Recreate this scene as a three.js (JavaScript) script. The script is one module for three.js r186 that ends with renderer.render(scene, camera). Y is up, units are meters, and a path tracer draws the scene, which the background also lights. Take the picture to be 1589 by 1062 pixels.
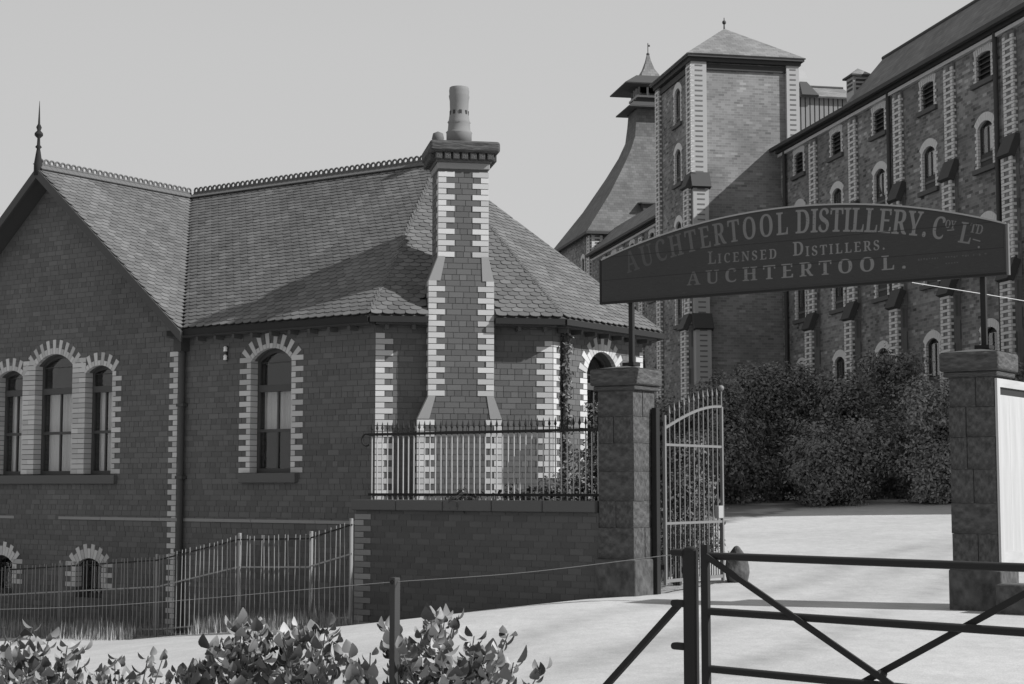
import * as THREE from 'three';
import { mergeGeometries, mergeVertices, toCreasedNormals } from 'three/addons/utils/BufferGeometryUtils.js';
import { RoundedBoxGeometry } from 'three/addons/geometries/RoundedBoxGeometry.js';

// ---------------------------------------------------------------- camera, sky, sun, exposure
const scene = new THREE.Scene();
const EYE = 1.48;
const camera = new THREE.PerspectiveCamera(23.1, 1024 / 684, 0.1, 2000);
camera.position.set(0, EYE, 0);
camera.rotation.set(Math.atan(224 / 2600), 0, 0);
const SKY_LOW = 0.43, SKY_HIGH = 0.37;
const SUN_DIR = new THREE.Vector3(0.94, 0.775, 0.342).normalize();
const SUN_POWER = 4.3;
const EXPOSURE = 1.35;

const renderer = new THREE.WebGLRenderer({ antialias: true });
renderer.toneMapping = THREE.LinearToneMapping;
renderer.toneMappingExposure = EXPOSURE;
renderer.shadowMap.enabled = true;

function rng(seed) { let a = seed >>> 0; return () => { a = (a + 0x6D2B79F5) >>> 0; let t = a; t = Math.imul(t ^ (t >>> 15), t | 1); t ^= t + Math.imul(t ^ (t >>> 7), t | 61); return ((t ^ (t >>> 14)) >>> 0) / 4294967296; }; }
const clamp = (v, a = 0, b = 1) => Math.min(b, Math.max(a, v));
const lerp = (a, b, t) => a + (b - a) * t;
const sstep = (a, b, v) => { const t = clamp((v - a) / (b - a)); return t * t * (3 - 2 * t); };

// tileable value noise
function noiser(seed) {
  const r = rng(seed), N = 256, tab = new Float32Array(N * N); for (let i = 0; i < N * N; i++) tab[i] = r();
  return (x, y, per) => {
    const xi = Math.floor(x), yi = Math.floor(y), fx = x - xi, fy = y - yi;
    const m = (v) => ((v % per) + per) % per;
    const g = (i, j) => tab[(m(j) % N) * N + (m(i) % N)];
    const u = fx * fx * (3 - 2 * fx), v = fy * fy * (3 - 2 * fy);
    return lerp(lerp(g(xi, yi), g(xi + 1, yi), u), lerp(g(xi, yi + 1), g(xi + 1, yi + 1), u), v);
  };
}
function fbm(n, x, y, per, oct = 4) { let s = 0, a = 0.5, t = 0; for (let o = 0; o < oct; o++) { s += a * n(x, y, per); t += a; x *= 2; y *= 2; per *= 2; a *= 0.5; } return s / t; }

{ // overcast-white sky with faint, wide cloud; the same all round
  const W = 512, H = 256, d = new Float32Array(W * H * 4), n = noiser(11);
  for (let j = 0; j < H; j++) for (let i = 0; i < W; i++) {
    const el = Math.abs((j + 0.5) / H - 0.5) * 2;
    const c = fbm(n, i / W * 8, j / H * 14, 8, 5) - 0.5;
    const v = lerp(SKY_LOW, SKY_HIGH, sstep(0, 0.5, el)) * (1 + 0.10 * c);
    const k = (j * W + i) * 4; d[k] = d[k + 1] = d[k + 2] = v; d[k + 3] = 1;
  }
  const t = new THREE.DataTexture(d, W, H, THREE.RGBAFormat, THREE.FloatType);
  t.mapping = THREE.EquirectangularReflectionMapping; t.magFilter = THREE.LinearFilter; t.minFilter = THREE.LinearFilter; t.wrapS = THREE.RepeatWrapping; t.needsUpdate = true;
  scene.background = t; scene.environment = t;
}
const sun = new THREE.DirectionalLight(new THREE.Color().setRGB(1, 1, 1), SUN_POWER);
sun.position.copy(SUN_DIR).multiplyScalar(120); sun.target.position.set(0, 0, -30); sun.position.add(sun.target.position);
sun.castShadow = true; sun.shadow.radius = 1.6; sun.shadow.mapSize.set(2048, 2048);
Object.assign(sun.shadow.camera, { left: -70, right: 70, top: 70, bottom: -70, near: 1, far: 300 });
scene.add(sun, sun.target);

// ---------------------------------------------------------------- helpers
const taken = new Map();
function numbered(n) { const k = taken.get(n) || 0; taken.set(n, k + 1); return k ? `${n}_${String(k).padStart(3, '0')}` : n; }
function tag(o, label, category, group, kind) { o.userData.label = label; if (category) o.userData.category = category; if (group) o.userData.group = group; if (kind) o.userData.kind = kind; return o; }
function thing(name, label, category, pos = [0, 0, 0], turn = 0, group) {
  const o = new THREE.Group(); o.name = numbered(name); o.position.set(...pos); o.rotation.y = turn; scene.add(o); return tag(o, label, category, group);
}
function part(name, geo, m, parent, pos, turn) {
  const o = new THREE.Mesh(geo, m); o.name = name; if (pos) o.position.set(...pos); if (turn) o.rotation.y = turn; parent.add(o); return o;
}
const G3 = (v) => new THREE.Color().setRGB(v, v, v);
function grey(v, rough = 0.9, extra = {}) { return new THREE.MeshStandardMaterial({ color: G3(v), roughness: rough, ...extra }); }
function box(x0, x1, y0, y1, z0, z1) { const g = new THREE.BoxGeometry(x1 - x0, y1 - y0, z1 - z0); g.translate((x0 + x1) / 2, (y0 + y1) / 2, (z0 + z1) / 2); return g; }
function rbox(x0, x1, y0, y1, z0, z1, r = 0.01) { const g = new RoundedBoxGeometry(x1 - x0, y1 - y0, z1 - z0, 2, r); g.translate((x0 + x1) / 2, (y0 + y1) / 2, (z0 + z1) / 2); return g; }
function bar(a, b, r, seg = 6, r2 = r) { // straight round bar between two points
  const A = new THREE.Vector3(...a), B = new THREE.Vector3(...b), d = B.clone().sub(A), g = new THREE.CylinderGeometry(r2, r, d.length(), seg);
  g.applyQuaternion(new THREE.Quaternion().setFromUnitVectors(new THREE.Vector3(0, 1, 0), d.clone().normalize())); g.translate(...A.add(B).multiplyScalar(0.5).toArray()); return g;
}
function flat(a, b, w, t, up = [0, 0, 1]) { // flat bar from a to b, w wide in the plane, t thick along up
  const A = new THREE.Vector3(...a), B = new THREE.Vector3(...b), y = B.clone().sub(A), L = y.length(); y.normalize();
  const z = new THREE.Vector3(...up), x = y.clone().cross(z).normalize(), g = new THREE.BoxGeometry(w, L, t);
  g.applyMatrix4(new THREE.Matrix4().makeBasis(x, y, z.crossVectors(x, y))); g.translate(...A.add(B).multiplyScalar(0.5).toArray()); return g;
}
const clean = (g) => { g = g.index ? g.toNonIndexed() : g; for (const k of Object.keys(g.attributes)) if (!['position', 'normal', 'uv', 'color'].includes(k)) g.deleteAttribute(k); return g; };
const merge = (list) => mergeGeometries(list.map(clean));
function wire(pts, r) { return new THREE.TubeGeometry(new THREE.CatmullRomCurve3(pts.map((p) => new THREE.Vector3(...p))), 40, r, 5); }
function prism(pts, th) { // flat polygon thickened against its normal; uv in metres
  const P = pts.map((p) => new THREE.Vector3(...p)), e = P[1].clone().sub(P[0]).normalize();
  const n = new THREE.Vector3().crossVectors(P[1].clone().sub(P[0]), P[P.length - 1].clone().sub(P[0])).normalize(), s = n.clone().cross(e);
  const uv2 = (p) => { const d = p.clone().sub(P[0]); return [d.dot(e), d.dot(s)]; };
  const pos = [], uv = []; const B = P.map((p) => p.clone().addScaledVector(n, -th));
  const tri = (a, b, c) => { for (const q of [a, b, c]) { pos.push(q.x, q.y, q.z); uv.push(...uv2(q)); } };
  for (let i = 1; i < P.length - 1; i++) { tri(P[0], P[i], P[i + 1]); tri(B[0], B[i + 1], B[i]); }
  for (let i = 0; i < P.length; i++) { const j = (i + 1) % P.length; tri(P[i], B[i], B[j]); tri(P[i], B[j], P[j]); }
  const g = new THREE.BufferGeometry(); g.setAttribute('position', new THREE.Float32BufferAttribute(pos, 3)); g.setAttribute('uv', new THREE.Float32BufferAttribute(uv, 2)); g.computeVertexNormals(); return g;
}
function archTop(o) { // circle under a segmental head
  const w = (o.x1 - o.x0) / 2, r = o.crown - o.spring, R = (w * w + r * r) / (2 * r); return { cx: (o.x0 + o.x1) / 2, cy: o.crown - R, R, half: Math.asin(Math.min(1, w / R)) };
}
function openingPath(o, grow = 0) {
  const p = new THREE.Path(), a = archTop(o); p.moveTo(o.x0 - grow, o.y0); p.lineTo(o.x1 + grow, o.y0); p.lineTo(o.x1 + grow, o.spring);
  const N = 10; for (let i = 1; i < N; i++) { const t = lerp(a.half, -a.half, i / N); p.lineTo(a.cx + Math.sin(t) * (a.R + grow), a.cy + Math.cos(t) * (a.R + grow)); }
  p.lineTo(o.x0 - grow, o.spring); p.closePath(); return p;
}
function wallGeo(outline, openings, th) { // outline in x,y; front face at z = 0
  const s = new THREE.Shape(outline.map((p) => new THREE.Vector2(...p))); for (const o of openings) s.holes.push(openingPath(o));
  const g = new THREE.ExtrudeGeometry(s, { depth: th, bevelEnabled: false, curveSegments: 1 }); g.translate(0, 0, -th); return g;
}
// Pieces that are built one by one: the ones nearest the camera become meshes of their own, the rest one joined part
class Pieces {
  constructor(name, restName, root, tones, rough) { Object.assign(this, { name, restName, root, list: [], tones, mats: tones.map((t) => grey(t, rough)), rest: new THREE.MeshStandardMaterial({ vertexColors: true, roughness: rough }) }); }
  add(geo, matrix, parent, tone) { this.list.push({ geo, matrix, parent, tone }); }
  emit(N = 300) {
    scene.updateMatrixWorld(true);
    const v = new THREE.Vector3(), inv = this.root.matrixWorld.clone().invert();
    for (const p of this.list) { p.w = p.parent.matrixWorld.clone().multiply(p.matrix); v.setFromMatrixPosition(p.w); p.d = v.distanceTo(camera.position) - p.w.getMaxScaleOnAxis() * 0.4; }
    this.list.sort((a, b) => a.d - b.d);
    const rest = [];
    this.list.forEach((p, i) => {
      if (i < N) { const m = new THREE.Mesh(p.geo, this.mats[p.tone]); m.name = this.name; p.matrix.decompose(m.position, m.quaternion, m.scale); p.parent.add(m); return; }
      const g = clean(p.geo.clone()); g.applyMatrix4(inv.clone().multiply(p.w)); const n = g.attributes.position.count, c = new Float32Array(n * 3).fill(this.tones[p.tone]); g.setAttribute('color', new THREE.BufferAttribute(c, 3)); rest.push(g);
    });
    if (rest.length) { const m = part(this.restName, mergeGeometries(rest), this.rest, this.root); m.userData.kind = 'stuff'; }
  }
}
const UNIT = new THREE.BoxGeometry(1, 1, 1);
const boxM = (x0, x1, y0, y1, z0, z1) => new THREE.Matrix4().compose(new THREE.Vector3((x0 + x1) / 2, (y0 + y1) / 2, (z0 + z1) / 2), new THREE.Quaternion(), new THREE.Vector3(x1 - x0, y1 - y0, z1 - z0));

// ---------------------------------------------------------------- textures
function dataTex(N, fn, metres, srgb = true) {
  const d = new Uint8Array(N * N * 4); for (let j = 0; j < N; j++) for (let i = 0; i < N; i++) { const v = Math.round(clamp(fn(i / N, j / N)) * 255), k = (j * N + i) * 4; d[k] = d[k + 1] = d[k + 2] = v; d[k + 3] = 255; }
  const t = new THREE.DataTexture(d, N, N); t.wrapS = t.wrapT = THREE.RepeatWrapping; t.magFilter = THREE.LinearFilter; t.minFilter = THREE.LinearMipmapLinearFilter; t.generateMipmaps = true;
  if (srgb) t.colorSpace = THREE.SRGBColorSpace; t.repeat.set(1 / metres, 1 / metres); t.needsUpdate = true; return t;
}
const toS = (l) => Math.pow(clamp(l), 1 / 2.2);
// far brickwork: too small to tell the bricks apart, so grain and mottling only
function farBrick(seed, base, spread) {
  const r = rng(seed), n = noiser(seed + 1), rows = 84, cols = 32, tone = []; for (let i = 0; i < rows * cols; i++) tone.push(base * (1 + spread * (r() - 0.5) + (r() < 0.07 ? spread * 0.9 : 0) - (r() < 0.08 ? spread * 0.45 : 0)));
  return dataTex(1024, (u, v) => {
    const y = v * rows, j = Math.floor(y), x = u * cols + (j % 2) * 0.5, i = Math.floor(x) % cols, fy = y - j, fx = x - Math.floor(x);
    const joint = (fy < 0.14 || fx < 0.05) ? 1 : 0; const m = 0.55 + 0.9 * fbm(n, u * 6, v * 6, 6, 5);
    return toS(lerp(tone[j * cols + i], base * 1.35, joint * 0.8) * m);
  }, 7.5);
}
function farSlate(seed, base) {
  const r = rng(seed), n = noiser(seed + 1), rows = 40, cols = 26, tone = []; for (let i = 0; i < rows * cols; i++) tone.push(base * (0.8 + 0.4 * r()));
  return dataTex(1024, (u, v) => { const y = v * rows, j = Math.floor(y), x = u * cols + (j % 2) * 0.5, i = Math.floor(x) % cols, fy = y - j, fx = x - Math.floor(x); const e = fy < 0.1 || fx < 0.06 ? 0.62 : 1; return toS(tone[j * cols + i] * e * (0.7 + 0.6 * fbm(n, u * 10, v * 10, 10, 4))); }, 7.0);
}
function mottle(seed, base, amt, freq, metres, fine = 0.15) {
  const n = noiser(seed), r = rng(seed + 5); return dataTex(512, (u, v) => toS(base * (1 + amt * 2 * (fbm(n, u * freq, v * freq, freq, 5) - 0.5) + fine * (r() - 0.5))), metres);
}
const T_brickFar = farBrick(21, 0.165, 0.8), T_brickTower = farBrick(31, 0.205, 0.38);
const T_slate = farSlate(41, 0.12), T_slateKiln = farSlate(47, 0.10), T_slateLight = farSlate(43, 0.155);
const T_stone = mottle(51, 0.062, 0.8, 14, 1.6, 0.4), T_render = mottle(57, 0.40, 0.22, 5, 2.0, 0.06), T_board = mottle(59, 0.035, 0.5, 8, 2.2, 0.25);
const T_relief = dataTex(512, (() => { const n = noiser(71); return (u, v) => fbm(n, u * 12, v * 12, 12, 5); })(), 1.2, false);

const M = {
  mortar: grey(0.085, 1), wood: grey(0.035, 0.8), frame: grey(0.045, 0.6), stoneSill: grey(0.085, 0.95), curtain: grey(0.55, 1),
  glass: new THREE.MeshPhysicalMaterial({ color: G3(0.9), transmission: 1, roughness: 0.03, thickness: 0, ior: 1.5 }),
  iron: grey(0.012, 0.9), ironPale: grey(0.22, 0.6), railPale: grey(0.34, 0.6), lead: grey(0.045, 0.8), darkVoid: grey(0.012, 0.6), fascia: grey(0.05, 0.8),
  light: grey(0.36, 0.95), lightShade: grey(0.56, 0.95), boards: grey(0.2, 0.9), cement: grey(0.24, 1), pot: grey(0.17, 0.85), ridge: grey(0.10, 0.85),
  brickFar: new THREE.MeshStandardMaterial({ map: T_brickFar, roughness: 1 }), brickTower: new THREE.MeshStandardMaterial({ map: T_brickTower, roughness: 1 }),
  slate: new THREE.MeshStandardMaterial({ map: T_slate, roughness: 0.8 }), slateKiln: new THREE.MeshStandardMaterial({ map: T_slateKiln, roughness: 0.85 }), slateLight: new THREE.MeshStandardMaterial({ map: T_slateLight, roughness: 0.8 }),
  stone: new THREE.MeshStandardMaterial({ map: T_stone, roughness: 1, bumpMap: T_relief, bumpScale: 0.014 }),
  render: new THREE.MeshStandardMaterial({ map: T_render, roughness: 0.8 }),
};

// ---------------------------------------------------------------- ground
const GATE = { x: 1.4, z: -22.7 }, A35 = 35 * Math.PI / 180;
const UX = Math.cos(A35), UZ = Math.sin(A35); // along the gate line: (UX, UZ); outward normal: (-UZ, UX)
const toGate = (x, z) => [(x - GATE.x) * UX + (z - GATE.z) * UZ, -(x - GATE.x) * UZ + (z - GATE.z) * UX];
const fromGate = (gx, gz) => [GATE.x + gx * UX - gz * UZ, GATE.z + gx * UZ + gz * UX];
const interp = (t, v) => { if (v <= t[0][0]) return t[0][1]; for (let i = 1; i < t.length; i++) if (v <= t[i][0]) { const k = (v - t[i - 1][0]) / (t[i][0] - t[i - 1][0]); return lerp(t[i - 1][1], t[i][1], k); } return t[t.length - 1][1]; };
const HU = [[-40, -2.2], [-12, -1.06], [-8.3, -0.92], [-6.5, -0.72], [-4.4, -0.57], [-3.5, -0.46], [-1.7, -0.21], [-0.4, -0.04], [0.3, 0.02], [60, 0.03]];
const HX = [[-40, -2.6], [-9, -1.1], [-4.5, -0.68], [-0.8, -0.24], [1, -0.12], [6, 0], [40, 0.2]];
const gNoise = noiser(91);
function ground(x, z) {
  const [gx, gz] = toGate(x, z);
  let h = lerp(interp(HU, gx + 0.75 * Math.max(0, -gz - 1)), interp(HX, x), sstep(0.5, 7, gz));
  const inside = sstep(-1.0, 2.2, gx + 0.75 * Math.max(0, -gz)) * interp([[-60, 1.45], [-26, 1.3], [-17, 1.06], [-8, 0.42], [-1, 0.0], [0, 0]], gz);
  h += inside;
  h += 0.05 * (gNoise(x * 0.35 + 100, z * 0.35 + 300, 256) - 0.5) * sstep(0.4, 2, Math.abs(gz));
  return h;
}
{
  const xs = [], zs = []; for (let v = -400; v < -40; v += 40) xs.push(v); for (let v = -40; v < -12; v += 2) xs.push(v); for (let v = -12; v < 14; v += 0.25) xs.push(v); for (let v = 14; v < 40; v += 2) xs.push(v); for (let v = 40; v <= 400; v += 40) xs.push(v);
  for (let v = 100; v > 0; v -= 20) zs.push(v); for (let v = 0; v > -8; v -= 1) zs.push(v); for (let v = -8; v > -44; v -= 0.25) zs.push(v); for (let v = -44; v > -110; v -= 3) zs.push(v); for (let v = -110; v >= -700; v -= 50) zs.push(v);
  const pos = [], uv = [], col = [], idx = [], n = noiser(93);
  for (const z of zs) for (const x of xs) {
    pos.push(x, ground(x, z), z); uv.push(x, z);
    const [gx, gz] = toGate(x, z);
    // wheel tracks pressed into the pale drive: greyer, ragged bands that wander in through the gate
    let t = 0; for (const [c, w] of [[1.5, 0.28], [2.9, 0.32], [3.9, 0.2]]) { const off = gx - c - 0.5 * (n(gz * 0.22 + c * 9, 3.3, 256) - 0.5) * 2 - 0.06 * gz * (c - 1); t = Math.max(t, Math.exp(-(off * off) / (w * w)) * (0.4 + 0.9 * n(gx * 1.3 + 40, gz * 0.9 + 40, 256))); }
    const patch = n(x * 0.5 + 60, z * 0.5 + 60, 256) * 0.6 + n(x * 1.7, z * 1.7 + 30, 256) * 0.4;
    const soil = (gx < -4.6 && gz < 1.0 ? 1 : 0) * (n(x * 2.2 + 9, z * 2.2 + 70, 256) > 0.25 ? 1 : 0.4);
    let c = 1 - 0.26 * t - 0.22 * (patch - 0.4); c = lerp(c, 0.38, soil); col.push(c, c, c);
  }
  for (let j = 0; j < zs.length - 1; j++) for (let i = 0; i < xs.length - 1; i++) { const a = j * xs.length + i, b = a + 1, c = a + xs.length, d = c + 1; idx.push(a, b, c, b, d, c); }
  const g = new THREE.BufferGeometry(); g.setAttribute('position', new THREE.Float32BufferAttribute(pos, 3)); g.setAttribute('uv', new THREE.Float32BufferAttribute(uv, 2)); g.setAttribute('color', new THREE.Float32BufferAttribute(col, 3)); g.setIndex(idx); g.computeVertexNormals();
  const t = mottle(95, 0.40, 0.1, 24, 4, 0.34);
  const o = part('ground', g, new THREE.MeshStandardMaterial({ map: t, vertexColors: true, roughness: 1, bumpMap: T_relief, bumpScale: 0.006 }), scene);
  tag(o, 'pale dusty drive and road surface with grey wheel tracks', 'ground', null, 'structure');
}

// ---------------------------------------------------------------- the brick lodge
const LC = { x: -2.0, z: -25.5 };
const lodge = thing('brick_lodge', 'dark brick lodge with light toothed quoins, scalloped tile roof and tall chimney', 'house', [LC.x, 0, LC.z], -A35);
const fromLodge = (x, z) => [LC.x + x * UX - z * UZ, LC.z + x * UZ + z * UX];
const COURSE = 0.089;
const brick = new Pieces('brick', 'brickwork', lodge, [0.072, 0.083, 0.094, 0.106, 0.12, 0.22], 0.95);
const quoin = new Pieces('quoin_block', 'quoin_blocks', lodge, [0.36, 0.42, 0.48], 0.95);
const tile = new Pieces('roof_tile', 'roof_tiles', lodge, [0.074, 0.09, 0.108, 0.132], 0.85);
{
  const r = rng(5), bn = noiser(6);
  function brickField(wall, y0, y1, xl, xr, openings, zf = 0) {
    for (let y = Math.floor(y0 / COURSE) * COURSE, row = Math.round(y / COURSE); y < y1; y += COURSE, row++) {
      let spans = [[xl(y + 0.08), xr(y + 0.08)]];
      for (const o of openings) {
        if (y + COURSE < o.y0 || y > o.crown) continue;
        const a = archTop(o); let w = (o.x1 - o.x0) / 2; if (y > o.spring) { const k = a.R * a.R - (y - a.cy) ** 2; if (k <= 0) continue; w = Math.sqrt(k); }
        const L = a.cx - w, R = a.cx + w; spans = spans.flatMap(([s, e]) => (R <= s || L >= e ? [[s, e]] : [[s, Math.max(s, L)], [Math.min(e, R), e]]));
      }
      const header = row % 4 === 0, len = header ? 0.115 : 0.23;
      for (const [s, e] of spans) {
        if (e - s < 0.04) continue;
        let x = Math.floor(s / len) * len - len * (((row * 0.618) % 1 + 1) % 1);
        for (; x < e; x += len) { const a = Math.max(x + 0.004, s), b = Math.min(x + len - 0.004, e); if (b - a < 0.03) continue;
          const tone = clamp(Math.floor(5 * (0.5 * r() + 0.62 * fbm(bn, x * 0.8 + 40, y * 0.8 + 40, 256, 3) - 0.06)), 0, 4), p = 0.004 + r() * 0.004;
          brick.add(UNIT, boxM(a, b, y + 0.004, y + COURSE - 0.004, zf - 0.02, zf + p), wall, tone); }
      }
    }
  }
  const blk = (wall, x0, x1, y, z0, z1, courses = 1) => { const t = r(); quoin.add(UNIT, boxM(x0, x1, y + 0.005, y + COURSE * courses - 0.005, z0, z1), wall, t < 0.3 ? 0 : t < 0.75 ? 1 : 2); };
  // toothed strip of light blocks: dir -1 teeth to the left of the edge, +1 to the right
  function teeth(wall, edge, y0, y1, dir, zf = 0, short = 0.10, long = 0.245, back = 0.06, wrap = 0.012) {
    let k = 0; for (let y = Math.round(y0 / COURSE) * COURSE; y + COURSE * 0.5 < y1; y += COURSE, k++) { const w = k % 2 ? short : long; const a = edge + dir * w, b = edge - dir * wrap; blk(wall, Math.min(a, b), Math.max(a, b), y, zf - back, zf + 0.013 + 0.002 * (k % 3)); }
  }
  // radiating light blocks round a segmental head
  function voussoirs(wall, o, n, short = 0.10, long = 0.25, zf = 0) {
    const a = archTop(o), H = a.half + 0.02;
    for (let i = 0; i < n; i++) {
      const t0 = lerp(-H, H, i / n), t1 = lerp(-H, H, (i + 1) / n), L = i % 2 ? short : long, g = 0.004, R = a.R;
      const s = new THREE.Shape(); const P = (t, rad) => [a.cx + Math.sin(t) * rad, a.cy + Math.cos(t) * rad]; const e = g / R;
      s.moveTo(...P(t0 + e, R - 0.006)); s.lineTo(...P(t1 - e, R - 0.006)); s.lineTo(...P(t1 - e, R + L)); s.lineTo(...P(t0 + e, R + L)); s.closePath();
      const geo = new THREE.ExtrudeGeometry(s, { depth: 0.075, bevelEnabled: false }); const c = P((t0 + t1) / 2, R); geo.translate(-c[0], -c[1], 0);
      quoin.add(geo, new THREE.Matrix4().makeTranslation(c[0], c[1], zf - 0.06 + (i % 2) * 0.002), wall, Math.floor(r() * 3));
    }
  }
  function sashWindow(wall, o, opt = {}) {
    const w = new THREE.Group(); w.name = 'window'; lodge.add(w); w.position.copy(wall.position); w.rotation.copy(wall.rotation);
    const z = -0.15, tr = opt.transom ?? lerp(o.y0, o.spring, 0.74), a = archTop(o), cx = a.cx;
    const list = [box(o.x0, o.x0 + 0.07, o.y0, o.spring + 0.02, z - 0.06, z), box(o.x1 - 0.07, o.x1, o.y0, o.spring + 0.02, z - 0.06, z), box(o.x0 + 0.07, o.x1 - 0.07, o.y0, o.y0 + 0.08, z - 0.06, z)];
    const ring = new THREE.Shape(openingPath({ ...o, y0: o.spring - 0.02 }).getPoints()); ring.holes.push(new THREE.Path(openingPath({ x0: o.x0 + 0.07, x1: o.x1 - 0.07, y0: o.spring - 0.01, spring: o.spring - 0.005, crown: o.crown - 0.07 }).getPoints()));
    const rg = new THREE.ExtrudeGeometry(ring, { depth: 0.055, bevelEnabled: false }); rg.translate(0, 0, z - 0.058); list.push(rg);
    part('frame', merge(list), M.frame, w);
    if (!opt.plain) {
      part('transom', merge([box(o.x0 + 0.065, o.x1 - 0.065, tr - 0.06, tr + 0.05, z - 0.07, z + 0.03)]), M.frame, w);
      part('glazing_bar', box(cx - 0.016, cx + 0.016, o.y0 + 0.08, tr - 0.06, z - 0.05, z - 0.01), M.frame, w);
      const my = lerp(o.y0, tr, 0.5); part('meeting_rail', box(o.x0 + 0.07, o.x1 - 0.07, my - 0.025, my + 0.025, z - 0.055, z - 0.005), M.frame, w);
      for (const [p, q] of [[o.x0 + 0.07, cx - 0.016], [cx + 0.016, o.x1 - 0.07]]) for (const [s, t] of [[o.y0 + 0.08, my - 0.025], [my + 0.025, tr - 0.06]]) part('pane', box(p, q, s, t, z - 0.034, z - 0.030), M.glass, w);
      const up = new THREE.Shape(openingPath({ x0: o.x0 + 0.07, x1: o.x1 - 0.07, y0: tr + 0.05, spring: o.spring - 0.005, crown: o.crown - 0.07 }).getPoints()); const ug = new THREE.ExtrudeGeometry(up, { depth: 0.004, bevelEnabled: false }); ug.translate(0, 0, z - 0.034); part('fanlight', ug, M.glass, w);
      if (opt.curtain) { // gathered net curtain hung behind the lower sash
        const cg = new THREE.PlaneGeometry(o.x1 - o.x0 - 0.1, tr - o.y0 - 0.1 - (opt.drop || 0), 60, 1), p = cg.attributes.position; for (let i = 0; i < p.count; i++) p.setZ(i, 0.012 * Math.sin(p.getX(i) * 70) + 0.006 * Math.sin(p.getX(i) * 31 + 1)); cg.computeVertexNormals();
        cg.translate(cx, (o.y0 + tr + (opt.drop || 0)) / 2, z - 0.14); part('curtain', cg, new THREE.MeshStandardMaterial({ color: G3(0.6), roughness: 1, side: THREE.DoubleSide }), w);
      }
    } else {
      for (let i = 1; i < 6; i++) { const x = lerp(o.x0, o.x1, i / 6); part('iron_bar', bar([x, o.y0, z + 0.06], [x, o.spring + 0.07, z + 0.06], 0.009), M.iron, w); }
      part('pane', box(o.x0 + 0.06, o.x1 - 0.06, o.y0 + 0.06, o.spring, z - 0.034, z - 0.030), M.glass, w);
    }
    if (opt.sill) part('sill', rbox(opt.sill[0], opt.sill[1], o.y0 - 0.15, o.y0 + 0.004, -0.14, 0.09, 0.012), M.stoneSill, w);
    return w;
  }

  // --- walls
  const wc = { x0: -8.044, x1: -7.021, y0: 1.67, spring: 3.62, crown: 3.84 }, wr = { x0: -6.70, x1: -5.985, y0: 1.67, spring: 3.46, crown: 3.59 }, wl = { x0: -9.08, x1: -8.365, y0: 1.67, spring: 3.46, crown: 3.59 };
  const wm = { x0: -2.724, x1: -1.814, y0: 1.685, spring: 3.49, crown: 3.70 }, b1 = { x0: -6.84, x1: -6.166, y0: -0.45, spring: 0.10, crown: 0.245 }, b2 = { x0: -9.2, x1: -8.53, y0: -0.45, spring: 0.10, crown: 0.245 };
  const ops = [wc, wr, wl, wm, b1, b2];
  const PITCH = Math.atan(3.06 / 3.64), tp = Math.tan(PITCH), GX = -7.6, RY = 7.14, D = 3.32, CX = -0.10, AX = CX - 1.375, SL = Math.hypot(3.06, 3.64);
  const gTop = (x) => Math.min(RY - 0.10 - tp * Math.abs(x - GX));
  const front = part('front_wall', wallGeo([[-10.8, -1.6], [CX, -1.6], [CX, 4.27], [-4.4, 4.27], [-4.4, gTop(-4.4)], [GX, gTop(GX)], [-10.8, gTop(-10.8)]], ops, 0.33), M.mortar, lodge);
  const halfAt = (y) => Math.max(0, (RY - 0.13 - y) / tp);
  brickField(front, -1.0, 6.95, (y) => Math.max(-10.8, GX - halfAt(y)), (y) => (y < 3.93 ? CX : Math.min(-4.4, GX + halfAt(y))), ops);
  const cant = part('canted_wall', wallGeo([[0, 0.6], [2.75, 0.6], [2.75, 4.27], [0, 4.27]], [], 0.3), M.mortar, lodge, [CX, 0, 0], Math.PI / 4);
  brickField(cant, 1.0, 3.93, () => 0, () => 2.75, []);
  const S2 = 2.75 * Math.SQRT1_2, wt = { x0: 0.98, x1: 1.95, y0: 1.9, spring: 3.30, crown: 3.67 };
  const end = part('end_wall', wallGeo([[0, 0.2], [2.75, 0.2], [2.75, 4.27], [0, 4.27]], [wt], 0.3), M.mortar, lodge, [CX + S2, 0, -S2], Math.PI / 2);
  brickField(end, 1.0, 3.93, () => 0, () => 2.75, [wt]);
  part('rear_canted_wall', wallGeo([[0, -0.3], [2.75, -0.3], [2.75, 4.27], [0, 4.27]], [], 0.3), M.mortar, lodge, [CX + S2, 0, -S2 - 2.75], Math.PI * 0.75);
  part('rear_wall', box(-10.8, CX, -1.6, 4.27, -2 * D - 0.3, -2 * D), M.mortar, lodge); part('side_wall', box(-10.82, -10.5, -1.6, 4.27, -2 * D, -0.34), M.mortar, lodge);
  part('floor', box(-10.5, 1.2, 0.75, 0.93, -2 * D, -0.36), M.wood, lodge);
  // string course, worn to a broken light line
  { let x = -10.8; while (x < -0.5) { const L = 0.5 + r() * 0.9, e = Math.min(x + L, -0.45); if (r() < 0.75) brick.add(UNIT, boxM(x, e - 0.006, 0.90, 0.95, -0.02, 0.016 + r() * 0.01), front, 5); x = e; } }

  // --- quoins
  teeth(front, -4.4, -1.0, 3.75, -1, 0, 0.09, 0.185);
  for (let y = Math.round(1.2 / COURSE) * COURSE, k = 0; y < 3.75; y += COURSE, k++) blk(cant, -0.008, k % 2 ? 0.13 : 0.26, y, -0.05, 0.016);
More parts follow.
